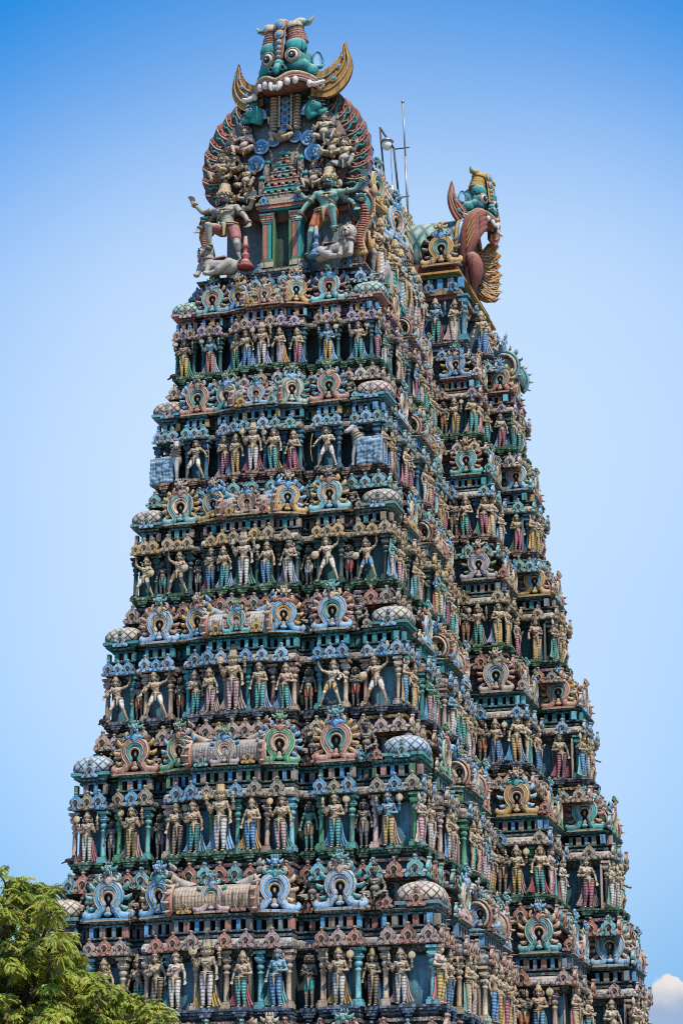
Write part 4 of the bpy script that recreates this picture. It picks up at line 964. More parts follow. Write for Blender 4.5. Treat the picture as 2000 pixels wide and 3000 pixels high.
# bull and its lumpy blue-grey mount
def bull(loc, rot, s, label, mirror, mount=True):
    r = empty('bull_statue', loc, rot); r.scale = (-s if mirror else s, s, s)
    tag(r, label, 'bull statue', 'carved statues in rows on the tower')
    b = MB()
    b.ell((.15, .12, .85), (.52, .34, .42)); b.ell((-.28, -.05, 1.02), (.30, .28, .36)); 
    if not mount:
        for e in (-1, 1): b.cap((.45, e * .16 + .1, .75), (.48, e * .17 + .1, .05), .14, .08)
    b.cap((-.30, -.08, 1.15), (-.44, -.22, 1.52), .23, .16); b.ell((-.25, .0, 1.36), (.2, .17, .14))
    b.ell((-.48, -.28, 1.60), (.16, .17, .15)); b.cap((-.50, -.34, 1.56), (-.60, -.56, 1.40), .125, .09); b.ell((-.62, -.60, 1.38), (.10, .07, .085))
    for e in (-1, 1):
        b.tube([(-.45 + e * .10, -.24, 1.70), (-.44 + e * .19, -.22, 1.82), (-.45 + e * .17, -.25, 1.95)], [.05, .04, .012], 7); b.tube([(-.46 + e * .14, -.22, 1.62), (-.43 + e * .27, -.18, 1.62), (-.42 + e * .35, -.16, 1.56)], [.05, .065, .02], 7)
        b.cap((-.28 + e * .12, -.16, .85), (-.32 + e * .14, -.24, .45), .12, .085); b.cap((-.32 + e * .14, -.24, .45), (-.34 + e * .14, -.24, .06), .08, .06); b.ell((-.34 + e * .14, -.27, .05), (.075, .095, .06))
    me = remesh(b, .03, 2); me.materials.append(M['skin']); ob('body', me, r, (.36, .34, .31))
    l = MB(); rr = random.Random(3)
    for k in range(46):
        x = -.22 + (k % 7) * .145 + rr.uniform(-.03, .03); z = .08 + (k // 7) * .165 + rr.uniform(-.03, .03); l.ell((x, -.26 + rr.uniform(-.03, .03), z), (.11, .10, .11))
    l.box((.22, .05, .58), (1.06, .62, 1.16))
    if mount: me = remesh(l, .035, 1); me.materials.append(M['obj']); ob('rocky_mount', me, r, (.19, .31, .40))
    f = MB()
    for e in (-1, 1): f.ell((-.49 + e * .125, -.36, 1.61), (.03, .035, .03), 0, 8, 6); f.ell((-.63 + e * .045, -.665, 1.385), (.02, .015, .02), 0, 6, 5)
    ob('face', f.mesh('bull_face', [M['black']]), r)
    g = MB()
    for q, R in ((.2, .235), (.5, .21), (.75, .19)):
        c = Vector((-.30, -.08, 1.15)).lerp(Vector((-.44, -.22, 1.52)), q); ax = Vector((-.14, -.14, .37)).normalized(); e1 = ax.orthogonal().normalized(); e2 = ax.cross(e1)
        g.tube([c + (e1 * math.cos(k * PI / 8) + e2 * math.sin(k * PI / 8)) * R for k in range(16)], .02, 5, closed=True)
    ob('collar', g.mesh('bull_collar', [M['obj']]), r, (.38, .28, .16))
    return r

for k in range(1, 7):
    segs, z, H, s, zw, zh = GEO[k]
    sc = .408 * H / 2.05
    fr = [q for q in segs if q.face == 'front']; sd_ = [q for q in segs if q.face == 'side']; pj = [q for q in segs if q.face == 'projection']
    spots = [(fr[0], .5), (fr[1], .5), (fr[2], .5), (fr[3], .5), (fr[4], .5), (fr[5], .09), (fr[5], .47), (fr[5], .89), (fr[6], .62), (fr[7], .5), (fr[8], .5), (fr[9], .5), (fr[10], .36)]
    n = 0; tot = sum(1 for q in FR[k] if q)
    for i, spec in enumerate(FR[k]):
        if not spec: continue
        n += 1
        sg, u = spots[i]
        rec = sg.typ == 'recess'
        wh = '%s from left in front face %s' % (ORD[n], ROWS_TXT[k])
        if spec == 'BULL':
            bull(sg.pt(u + (.12 if i == 0 else .1), -.20, z + .01), sg.rot - .15, sc * 1.04, 'grey bull statue before blue lumps, %s corner of front face second row' % ('left' if i == 0 else 'right'), i == 0); continue
        big = 1.14 if i == 6 else .86 if rec and k < 6 else .97
        if spec.startswith(('dancer', 'archer')): big = 1.0
        put(spec, sg, u, .10 if rec else -.06 if i != 6 else .0, z + .036 * s, sc, wh, k, big, mirror=(i > 6) != (spec.split()[0] in ('guard', 'fan_bearer')), turn=random.uniform(-.08, .08))
        if i == 6: pass
    # long side
    cnt = 0
    sspots = [(sd_[0], .12, 1), (sd_[0], .70, 1), (sd_[1], .5, .86), (sd_[2], .30, 1), (sd_[2], .72, 1), (sd_[3], .5, .86), (sd_[4], .20, 1), (sd_[4], .50, 1.08), (sd_[4], .80, 1), (sd_[5], .5, .86), (sd_[6], .32, 1), (sd_[6], .74, 1)]
    for sg, u, big in sspots:
        cnt += 1
        rec = sg.typ == 'recess'
        key = random.choice(['servant', 'attendant']) if rec else SKEYS[(cnt * 3 + k) % len(SKEYS)]
        sk = random.choice(['GRY', 'BRZ']) if rec else random.choice(['TAN', 'TAN', 'CRM', 'BUF', 'BLU', 'TAN', 'GRN'] if k not in (5, 6) else ['TAN', 'CRM', 'BUF', 'BLU', 'TAN', 'TAN'])
        cl = random.choice(['orange', 'brown', 'grey', 'teal']) if rec else random.choice(['white', 'teal', 'yellow', 'blue', 'pink', 'magenta', 'white', 'yellow'])
        put('%s %s %s' % (key, sk, cl), sg, u, .08 if rec else -.04, z + .036 * s, sc, '%s from corner in side face %s' % (ORD[cnt], ROWS_TXT[k]), k, big, random.random() < .5, random.uniform(-.25, .1))
    # central projection of the long side
    P = {q.typ: q for q in pj}
    cnt = 0
    for typ, u, key, turn in (('step_front', .16, 'attendant', .5), ('step_front', .42, 'deity', 0), ('step_front', .84, 'maiden', .4), ('step_side', .16, 'lady', -.1), ('step_side', .78, 'guard', -.2), ('bay_front', .42, 'maiden', .35), ('bay_side', .5, 'deity', -.2), ('wide_sala', .14, 'guard', -.2), ('wide_sala', .36, 'dancer_low', 0)):
        cnt += 1
        if k == 6 and typ == 'step_front' and u == .84: continue
        key = {1: {'deity': 'fan_bearer'}, 3: {'maiden': 'lady'}, 2: {'deity': 'maiden'}}.get(k, {}).get(key, key)
        sk = 'BRZ' if key == 'attendant' else random.choice(['TAN', 'CRM', 'BUF', 'TAN'])
        cl = random.choice(['brown', 'orange']) if key == 'attendant' else random.choice(['teal', 'yellow', 'white', 'magenta', 'blue', 'yellow'])
        put('%s %s %s' % (key, sk, cl), P[typ], u, -.06, z + .036 * s, sc, '%s in %s of projecting bay' % (ORD[cnt], ROWS_TXT[k]), k, 1.02, random.random() < .5, turn)
    # seated sages among the roof ornaments
    if k >= 1:
        for j, i in enumerate((1, 3, 7, 9)):
            sg = fr[i]
            put('sage GRY %s' % ('grey' if k == 4 else 'brown'), sg, .5, -.35, zh + .36 * s, sc * (1.02 if k >= 4 else .85), '%s from left above front face %s' % (ORD[j + 1], ROWS_TXT[k]), k, 1.0, j % 2 == 0)

# ---- columns and antefixes: the hundred largest in view are parts of their own, the rest one part
def spill(items, me, mb, name):
    def vis(it):
        d = Vector((-math.sin(it[1]) * -1, -math.cos(it[1]), 0))
        v = (EYE - it[0]); a = v.length
        return -(max(0.05, d.dot(v) / a) + .5) * it[2] / a
    items.sort(key=vis)
    for loc, rot, h, c in items[:100]: inst(me, name, loc, rot, h, c)
    big = MB(); cols = []
    for loc, rot, h, c in items[100:]:
        T = Matrix.Translation(loc - PART_OFF) @ Matrix.Rotation(rot, 4, 'Z') @ Matrix.Diagonal((h, h, h, 1))
        big.merge(mb, T); cols.append((len(mb.v), c))
    me2 = big.mesh('distant_' + name, [M['attr'], M['attr'] if name == 'column' else M['tan'], M['dark']])
    at_ = me2.attributes.new('tint', 'FLOAT_COLOR', 'POINT'); arr = []
    for n, c in cols: arr += [c[0], c[1], c[2], 1] * n
    at_.data.foreach_set('color', arr)
    o = ob('small_' + name + 's', me2, tower); tag(o, kind='stuff')
# ------------------------------------------------------------------ the crown of the tower
Z0 = ZL[0]
def Z1(zx, zy, Y): return at(500 + .5102 * zx, .5102 * zy + 0, Y)
# core block under the roof
kb = MB(); kb.box((0, YC, Z0 + 1.9), (5.6, 2 * (YC + 7.1), 3.8), 0)
kb.box((0, YC, Z0 + 3.1), (6.1, 2 * (YC + 7.3), .25), 1); kb.box((0, YC, Z0 + 3.36), (6.4, 2 * (YC + 7.45), .2), 0)
for q in range(14): kb.box((2.83, -6.9 + q * 1.9, Z0 + 1.5), (.22, .34, 3.0), 1)
part(kb, 'roof_base', [M['obj'], M['coral']], (.17, .22, .24))
# great barrel roof of overlapping leaf tiles
def roof_sec(n):
    q = spline([(2.2, 0, 48.5), (2.62, 0, 49.5), (2.72, 0, 50.6), (2.5, 0, 51.9), (2.08, 0, 53.2), (1.5, 0, 54.5), (.82, 0, 55.7), (.0, 0, 56.75)], 3)
    return [(p.x, p.z) for p in q]
rs = roof_sec(16)
rb = MB(); ya, yb = -7.2, 2 * YC + 7.2
vs = []; fs = []
for y in (ya, yb):
    for x, z in rs: vs.append((x, y, z))
    for x, z in reversed(rs[:-1]): vs.append((-x, y, z))
nn = len(rs) * 2 - 1
fs = [(i + 1, i, nn + i, nn + i + 1) for i in range(nn - 1)] + [tuple(range(nn)), tuple(range(2 * nn - 1, nn - 1, -1))]
rb.add(vs, fs, 0, None, True)
roof = part(rb, 'barrel_vault_roof', [M['maroon']])
tl = MB(); rr = random.Random(5)
NT = 15
secpts = spline([(x, 0, z) for x, z in rs], 4)
Ls = [0]
for i in range(1, len(secpts)): Ls.append(Ls[-1] + (secpts[i] - secpts[i - 1]).length)
def sec_at(d):
    for i in range(1, len(Ls)):
        if Ls[i] >= d: return secpts[i - 1].lerp(secpts[i], (d - Ls[i - 1]) / (Ls[i] - Ls[i - 1] + 1e-9))
    return secpts[-1]
step = Ls[-1] / NT
for j in range(NT):
    ny = int((yb - ya) / .42)
    for i in range(ny):
        y = ya + (i + (.5 if j % 2 else 0) + .25) * .42
        d1 = Ls[-1] - j * step; d0 = max(0.02, d1 - step * 1.30)
        p1, p0 = sec_at(d1), sec_at(d0); pm = (sec_at((d0 + d1) / 2))
        nrm = Vector((p1.z - p0.z, 0, -(p1.x - p0.x))); nrm = nrm.normalized() if nrm.length > 1e-6 else Vector((0, 0, 1))
        if nrm.x < 0: nrm = -nrm
        wd = .15; mi = 0 if rr.random() < .72 else rr.choice([1, 2, 2, 3])
        up0 = p0 + nrm * .09; top = p1 + nrm * .01; mid = pm + nrm * .06
        v = [(top.x, y - wd * .3, top.z), (top.x, y + wd * .3, top.z), (mid.x, y + wd, mid.z), (up0.lerp(mid, .3).x, y + wd * .75, up0.lerp(mid, .3).z), (up0.x, y, up0.z), (up0.lerp(mid, .3).x, y - wd * .75, up0.lerp(mid, .3).z), (mid.x, y - wd, mid.z)]
        rg = [(q[0] + nrm.x * .035, y + (q[1] - y) * .55, q[2] + nrm.z * .035) for q in v]
        tl.add(v + rg, [(0, 1, 2, 3, 4, 5, 6)[::1]] , 3, None, False)
        tl.add(v + rg, [(k, (k + 1) % 7, 7 + (k + 1) % 7, 7 + k) for k in range(7)] + [tuple(range(7, 14))], mi, None, False)
ob('leaf_tiles', tl.mesh('leaf_tiles', [M['cream'], M['sky_blue'], M['tan'], M['coral']]), roof)
# gilded ridge finials
km = MB(); km.lathe([(.0, 0), (.20, 0), (.16, .08), (.10, .14), (.30, .30), (.34, .42), (.27, .54), (.12, .60), (.17, .66), (.13, .74), (.05, .95), (0, 1.12)], 16)
KM = km.mesh('ridge_finial', [M['gold']])
for q in range(9): inst(KM, 'gilded_finial', (0, -5.9 + 2.66 * q, 56.72), 0, 1.0, (1, 1, 1))
rd = MB(); rd.box((0, YC, 56.72), (.3, yb - ya, .16)); part(rd, 'roof_ridge', [M['tan']])

def gable(R_in, R_out, a0, a1, a2, a3, n, flare=0., n2=None):
    """fan of long curled overlapping feathers either side; local x,z about the centre, front towards -y"""
    f = MB()
    for lo, hi, n in ((a0, a1, n), (a2, a3, n2 or n)):
        for q in range(n):
            a = R_(lo + (hi - lo) * (q + .5) / n); c = Vector((math.cos(a), 0, math.sin(a))); t = Vector((-c.z, 0, c.x)) * (1 if lo >= 90 else -1)
            w2 = abs(R_(hi - lo)) / n * R_out * .60
            L = R_out - R_in
            ctr = spline([c * R_in, c * (R_in + L * .35) + t * .10, c * (R_in + L * .75) + t * .02, c * (R_out + .06) - t * .30], 4)
            m = len(ctr)
            Y = lambda p: -flare * max(0, p.length - R_in)
            Lp = []; Rp = []
            for i, p in enumerate(ctr):
                u = i / (m - 1); wv = w2 * (.80 + .40 * u) * (1 if u < .84 else max(.02, (1 - u) / .16) ** .55)
                Lp.append(p + t * wv); Rp.append(p - t * wv)
            yy = -.05 * (q % 2)
            v = [(p.x, yy + Y(p), p.z) for p in Lp] + [(p.x, yy - .14 - .06 * math.sin(PI * i / (m - 1)) + Y(p), p.z) for i, p in enumerate(ctr)] + [(p.x, yy - .01 + Y(p), p.z) for p in Rp]
            v += [(x, y + .30, z) for x, y, z in v[:m]] + [(x, y + .30, z) for x, y, z in v[2 * m:3 * m]]
            fc = []
            for i in range(m - 1): fc += [(i, i + 1, m + i + 1, m + i), (m + i, m + i + 1, 2 * m + i + 1, 2 * m + i)]
            f.add(v, fc, 0, None, True)
            f.add(v, [(i, i + 1, 3 * m + i + 1, 3 * m + i) for i in range(m - 1)] + [(2 * m + i, 4 * m + i, 4 * m + i + 1, 2 * m + i + 1) for i in range(m - 1)], 1, None, False)
            f.add(v, [(3 * m + i, 3 * m + i + 1, 4 * m + i + 1, 4 * m + i) for i in range(m - 1)], 6, None, False)
            P3 = lambda p, d: Vector((p.x, yy - d + Y(p), p.z))
            f.tube([P3(p, .19) for p in ctr], [.035] * (m - 3) + [.03, .02, .01], 5, 3)
            f.tube([P3(p, .02) for p in Lp], .030, 5, 2)
            for sgn, mi, w in ((1, 4, .075), (-1, 5, .06)):
                f.tube(spline([P3(ctr[j] + t * sgn * w2 * o, .13) for j, o in ((1, .30), (4, .62), (7, .25), (8, .55), (10, .35))], 3), [w * .7, w * .9, w, w, w * .9, w * .8, w * .9, w, w * .9, w * .8, w * .6, w * .4, w * .2], 6, mi)
                for j in (3, 6, 9): f.ell(P3(ctr[j] + t * sgn * w2 * .30, .15), (.05, .05, .05), 3 if j == 6 else mi, 6, 5)
    return f
G0 = Vector((.05, -7.62, 50.62))
gf = gable(2.50, 3.76, 206, 115, -26, 63, 9)
gdisc = MB(); T = Matrix.Translation(G0)
gdisc.lathe([(0, -.2), (2.9, -.2), (2.9, .4), (0, .4)], 48, 0, mat=T @ Matrix.Rotation(PI / 2, 4, 'X'))
for R, r, mi in ((2.62, .15, 1), (2.34, .07, 2)):
    gdisc.tube([(R * math.cos(R_(a)), -.22, R * math.sin(R_(a))) for a in range(-30, 212, 6)], r, 8, mi, T)
for a in range(-28, 212, 8): gdisc.ell((2.62 * math.cos(R_(a)), -.36, 2.62 * math.sin(R_(a))), (.10, .06, .10), 1, 8, 6, T)
gab = part(gdisc, 'front_gable', [M['obj'], M['tan'], M['ochre']], (.14, .075, .06))
q = gf.obj('feather_fan', [M['maroon'], M['blue'], M['brown'], M['cream'], M['teal'], M['coral'], M['maroon']], gab); q.location = G0
fl = MB()
for k in range(5):
    a = 2 * PI * k / 5 + .3; fl.ell((.20 * math.cos(a), -.09, .20 * math.sin(a)), (.13, .05, .13), 1, 9, 6)
fl.lathe([(0, 0), (.44, 0), (.48, .05), (.44, .12), (.36, .07), (0, .06)], 20, 0, mat=Matrix.Rotation(PI / 2, 4, 'X')); fl.ell((0, -.13, 0), (.07, .05, .07), 2, 8, 6)
sw = MB(); rr = random.Random(9)
for k in range(95):
    a = R_(rr.uniform(-18, 198)); R = rr.uniform(.8, 2.45); p = Vector((R * math.cos(a), -.22, R * math.sin(a)))
    if abs(p.x) < 1.0 and p.z < .9: continue
    t = rr.uniform(0, 2 * PI); q = rr.uniform(.18, .34); e = rr.choice((-1, 1))
    sw.tube([p + Vector((q * (1 - u / 14) * math.cos(t + e * u * .5), -.05 * math.sin(u / 12 * PI), q * (1 - u / 14) * math.sin(t + e * u * .5))) for u in range(12)], [.05 + .035 * math.sin(u / 11 * PI) for u in range(12)], 6, rr.choice((0, 0, 1, 2)))
for e in (-1, 1):
    sw.tube([(e * .95 + .42 * math.cos(R_(b)), -.3, -.55 + (.0 if b in (0, 180) else .55) + .75 * math.sin(R_(b))) for b in range(0, 181, 15)], .085, 6, 0)
    for b in range(0, 181, 15): sw.ell((e * .95 + .42 * math.cos(R_(b)), -.38, 0 + .75 * math.sin(R_(b))), (.05, .05, .05), 1, 6, 5)
q = sw.obj('scrollwork', [M['cream'], M['tan'], M['teal']], gab); q.location = G0 - Vector((0, .06, 0))
FLM = fl.mesh('rosette', [M['sky_blue'], M['blue'], M['cream']])
for (zx, zy, r) in ((490, 945, 45), (522, 846, 40), (593, 811, 31), (716, 784, 33), (795, 793, 41), (822, 878, 46)):
    p = Z1(zx, zy, -8.12); inst(FLM, 'blue_rosette', p, 0, r * .0195, (1, 1, 1), gab)

def monster_head(loc, rot, s, name, label, pal):
    """gaping mask: teal face, staring eyes, ribbed brows, jewelled crest, tusked upper jaw, swept crescent wings"""
    r = empty(name, loc, rot, s); tag(r, label, 'monster head')
    face = MB()
    face.ell((0, .25, 1.25), (1.18, .95, 1.35), 0, 24, 14); face.ell((0, .35, .55), (1.45, .85, .65), 0, 24, 12)
    for e in (-1, 1):
        face.ell((e * .62, -.42, 1.02), (.66, .42, .40), 0, 18, 12); face.ell((e * .60, -.50, 1.38), (.52, .40, .42), 0, 18, 12)
        face.ell((e * 1.12, -.02, .8), (.42, .45, .42), 0, 14, 10)
    me = remesh(face, .06, 3); me.materials.append(M['obj']); ob('face', me, r, pal['face'])
    for e in (-1, 1):
        b = MB(); b.ell((e * .60, -.50, 1.96), (.56, .46, .50), 0, 20, 12)
        b.tube([(e * (.60 + .46 * math.cos(a)), -.80 + .16 * abs(math.cos(a)), 1.55 + .44 * math.sin(a)) for a in [R_(q) for q in range(10, 175, 12)]], .065, 8, 1)
        b.tube([(e * (.60 + .50 * math.cos(a)), -.66 + .16 * abs(math.cos(a)), 1.76 + .52 * math.sin(a)) for a in [R_(q) for q in range(0, 181, 12)]], .045, 8, 2)
        b.obj('brow', [M['obj'], M['teal_dark'], M['black']], r, pal['brow'])
        d = MB(); pr = []
        for q in range(6): pr += [(.60 - .028 * q - .05, .13 * q), (.60 - .028 * q, .13 * q + .05), (.60 - .028 * q - .01, .13 * q + .09)]
        Td = Matrix.Translation((e * .60, -.34, 2.20)) @ Matrix.Rotation(R_(-6 * e), 4, 'Y') @ Matrix.Rotation(R_(8), 4, 'X')
        d.lathe(pr, 18, 0, sx=.92, sy=.9, mat=Td); d.lathe([(.45, .76), (.46, .84), (.40, .98), (.27, 1.10), (0, 1.15)], 16, 1, mat=Td)
        for k in range(14): d.ell(Td @ Vector((.50 * math.cos(k * PI / 7) * .92, .5 * math.sin(k * PI / 7) * .9, .42)), (.035, .035, .04), 3, 6, 5)
        d.tube([Td @ Vector(p) for p in spline([(e * .10, 0, 1.0), (e * .36, .05, 1.06), (e * .62, .1, .92), (e * .80, .1, .98), (e * .98, .08, 1.16)], 4)], [.22, .21, .2, .19, .18, .17, .165, .16, .15, .14, .13, .12, .10, .08, .06, .04, .015], 8, 1)
        for k in range(4): d.tube([Td @ Vector((e * (.45 + .1 * k), -.02, .98)), Td @ Vector((e * (.5 + .1 * k), -.08, .82))], [.07, .02], 6, 2)
        d.obj('ribbed_brow_dome', [M['obj'], pal['horn'], M['teal'], M['tan']], r, pal['dome'])
        ey = MB(); ey.ell((0, 0, 0), (.30, .24, .30), 0, 18, 12)
        c = Vector((e * .60, -.80, 1.42))
        Rm = Matrix.Translation(c) @ Matrix.Rotation(R_(10 * e), 4, 'Z') @ Matrix.Rotation(R_(8), 4, 'X')
        o = MB(); o.merge(ey, Rm); o.tube([Rm @ Vector((.325 * math.cos(2 * PI * k / 20), -.06, .325 * math.sin(2 * PI * k / 20))) for k in range(20)], .055, 8, 1, closed=True)
        eo = o.obj('eye', [M['white'], M['tan']], r)
        p = MB(); p.ell((0, -.19, 0), (.185, .075, .185), 0, 16, 10, Rm); p.tube([Rm @ Vector((.115 * math.cos(2 * PI * k / 16), -.255, .115 * math.sin(2 * PI * k / 16))) for k in range(16)], .017, 6, 1, closed=True); p.ell((0, -.26, .0), (.05, .025, .05), 2, 8, 6, Rm)
        p.obj('pupil', [M['black'], M['teal_dark'], M['white']], eo)
        # ear: leaf with frond
        er = MB(); el = [(0, 0), (.22, -.04), (.42, .10), (.46, .40), (.34, .72), (.16, .80), (.0, .55), (-.04, .25)]
        Te = Matrix.Translation((e * 1.18, .15, 1.18)) @ Matrix.Rotation(R_(35 * e) if e > 0 else R_(-35), 4, 'Z')
        er.dome_plate([(e * x, z) for x, z in (el if e > 0 else el[::-1])], -.05, .12, -.03, 0, Te)
        er.tube([Te @ Vector((e * x, -.05, z)) for x, z in el + el[:1]], .045, 6, 1)
        er.tube([Te @ Vector((e * x, -.1, z)) for x, z in ((-.2, .0), (.1, -.08), (.35, -.02), (.52, .16))], [.13, .12, .09, .02], 8, 2)
        er.obj('ear', [M['sky_blue'], M['blue'], M['teal']], r)
        # crescent wing with serrated inner edge
        out = spline([(0, 0, -.55), (.85, 0, -.62), (1.55, 0, -.05), (1.80, 0, .85), (1.45, 0, 2.05)], 5)
        inn = spline([(1.45, 0, 2.05), (1.26, 0, 1.40), (.90, 0, .92), (.42, 0, .64), (0, 0, .60)], 6)
        pl = [(p.x, p.z) for p in out] + [(p.x + (.05 if i % 2 else 0), p.z - (.07 if i % 2 else 0)) for i, p in enumerate(inn)][1:]
        Tw = Matrix.Translation((e * 1.20, -.05, .12)) @ Matrix.Rotation(R_(12 if e > 0 else -10), 4, 'Z') @ Matrix.Scale(1.06 if e > 0 else .98, 4)
        wg = MB(); pl2 = [(e * x, z) for x, z in pl]
        wg.plate(pl2 if e > 0 else pl2[::-1], -.08, .10, 0, Tw, 1)
        mid = [a.lerp(b, .5) for a, b in zip(out, inn[::-1][:len(out)])]
        for k, (ofs, rad, mi) in enumerate(((.25, .05, 2), (.5, .06, 0), (.72, .05, 2))):
            ln = [Tw @ Vector((e * a.lerp(b, ofs).x, -.10, a.lerp(b, ofs).z)) for a, b in zip(out, inn[::-1][:len(out)])]
            wg.tube(ln, [rad] * (len(ln) - 3) + [rad * .7, rad * .5, rad * .2], 6, mi)
        for (x, z, q) in ((.45, 0.02, .15), (.95, .2, .12), (1.22, .75, .09), (1.36, 1.2, .06)):
            wg.ell(Tw @ Vector((e * x, -.10, z)), (q, .07, q), 3, 12, 8); wg.tube([Tw @ Vector((e * x + q * 1.25 * math.cos(2 * PI * k / 14), -.11, z + q * 1.25 * math.sin(2 * PI * k / 14))) for k in range(14)], .03, 6, 2, closed=True)
        wg.obj('crescent_wing', [M['obj'], M['brown'], M['tan'], M['blue']], r, pal['wing'])
    # jewelled crest between the brows
    cr = MB(); cl = spline([(0, -.98, 1.22), (0, -.92, 1.8), (0, -.88, 2.4), (0, -.80, 2.9), (0, -.62, 3.35)], 4)
    cr.tube(cl, [.12 + .006 * i for i in range(len(cl))], 8, 0, None, (1.35, .8), (0, 1, .2))
    for e in (-1, 1): cr.tube([p + Vector((e * (.17 + .006 * i), -.03, 0)) for i, p in enumerate(cl)], .035, 6, 1)
    for z, y, q in ((1.32, -1.07, .075), (1.56, -1.05, .08), (1.82, -1.03, .085), (2.10, -1.02, .095), (2.5, -1.0, .15), (3.02, -.92, .19)):
        cr.lathe([(0, 0), (q * 1.55, 0), (q * 1.6, .05), (q * 1.2, .08), (0, .06)], 14, 1, mat=Matrix.Translation((0, y + .02, z)) @ Matrix.Rotation(PI / 2, 4, 'X')); cr.ell((0, y - .06, z), (q * .9, .06, q * .9), 2, 12, 8)
    cr.tube([(0, -.80, 3.15), (0, -.78, 3.32), (0, -.70, 3.46)], [.2, .14, .02], 8, 1)
    cr.obj('jewelled_crest', [M['obj'], M['tan'], M['blue']], r, pal['crest'])
    n = MB(); n.ell((0, -1.02, .98), (.24, .24, .24)); n.cap((0, -1.05, .95), (0, -1.22, .62), .18, .20); n.ell((0, -1.26, .52), (.15, .14, .17))
    for e in (-1, 1): n.ell((e * .27, -1.08, .66), (.17, .16, .17)); n.tube([(e * .30 + .11 * math.cos(2 * PI * k / 14), -1.24, .64 + .12 * math.sin(2 * PI * k / 14)) for k in range(14)], .05, 6, 1, closed=True); n.ell((e * .30, -1.2, .64), (.09, .05, .1), 2, 10, 8)
    n.obj('nose', [M['obj'], M['teal_dark'], M['black']], r, pal['face'])
    wave = lambda dz, dy: spline([(-1.62, -.10 + dy, .05 + dz), (-1.45, -.45 + dy, .28 + dz), (-.95, -.92 + dy, .42 + dz), (-.5, -1.15 + dy, .34 + dz), (-.18, -1.28 + dy, .12 + dz), (0, -1.30 + dy, .06 + dz), (.18, -1.28 + dy, .12 + dz), (.5, -1.15 + dy, .34 + dz), (.95, -.92 + dy, .42 + dz), (1.45, -.45 + dy, .28 + dz), (1.62, -.10 + dy, .05 + dz)], 4)
    lp = MB(); lp.tube(wave(0, 0), .10, 8, 0); lp.tube(wave(-.13, .03), .085, 8, 1); lp.tube(wave(-.25, .08), .09, 8, 1); lp.tube(wave(-.06, -.05), .04, 6, 2)
    for e in (-1, 1): lp.tube([(e * 1.62, -.12, .08), (e * 1.78, -.1, -.02), (e * 1.75, -.15, -.2), (e * 1.55, -.22, -.22)], [.1, .11, .1, .06], 8, 0)
    lp.obj('upper_lip', [M['tan'], M['pink'], M['ochre']], r)
    mo = MB(); mo.ell((0, -.15, .10), (1.25, .85, .16), 0, 24, 10); mo.obj('mouth_cavity', [M['brown']], r)
    for i, t in enumerate((-.92, -.72, -.50, -.26, -.08, .08, .26, .50, .72, .92)):
        W_ = wave(-.36, .03); j = int((t * .82 + 1) / 2 * (len(W_) - 1)); c = W_[j]
        tb = MB(); tusk = i in (3, 6)
        if tusk: tb.tube(spline([c + Vector((0, 0, .12)), c + Vector((0, -.08, -.10)), c + Vector((-.10 * (1 if i == 3 else -1) * -1, -.14, -.30))], 3), [.15, .15, .14, .12, .09, .06, .02], 8)
        else: tb.ell(c + Vector((0, -.06, -.03)), (.155 if 0 < i < 9 else .14, .15, .19) if abs(t) > .2 else (.10, .1, .13), 0, 12, 8)
        if i in (0, 9): tb.tube(spline([c + Vector((0, 0, 0)), c + Vector((.30 * (1 if i else -1), -.1, -.14)), c + Vector((.55 * (1 if i else -1), -.05, -.05)), c + Vector((.72 * (1 if i else -1), .05, .02))], 3), [.13, .13, .12, .11, .10, .09, .08, .07, .05, .02], 8)
        tb.obj('tooth', [M['white']], r)
    return r
head1 = monster_head((.30, -8.30, 53.62), -.13, .95, 'monster_head', 'huge teal monster head with staring eyes and golden wings crowning the front gable', dict(face=(.03, .27, .26), brow=(.035, .30, .28), dome=(.33, .15, .10), crest=(.30, .13, .06), wing=(.42, .22, .05), horn=M['cream']))
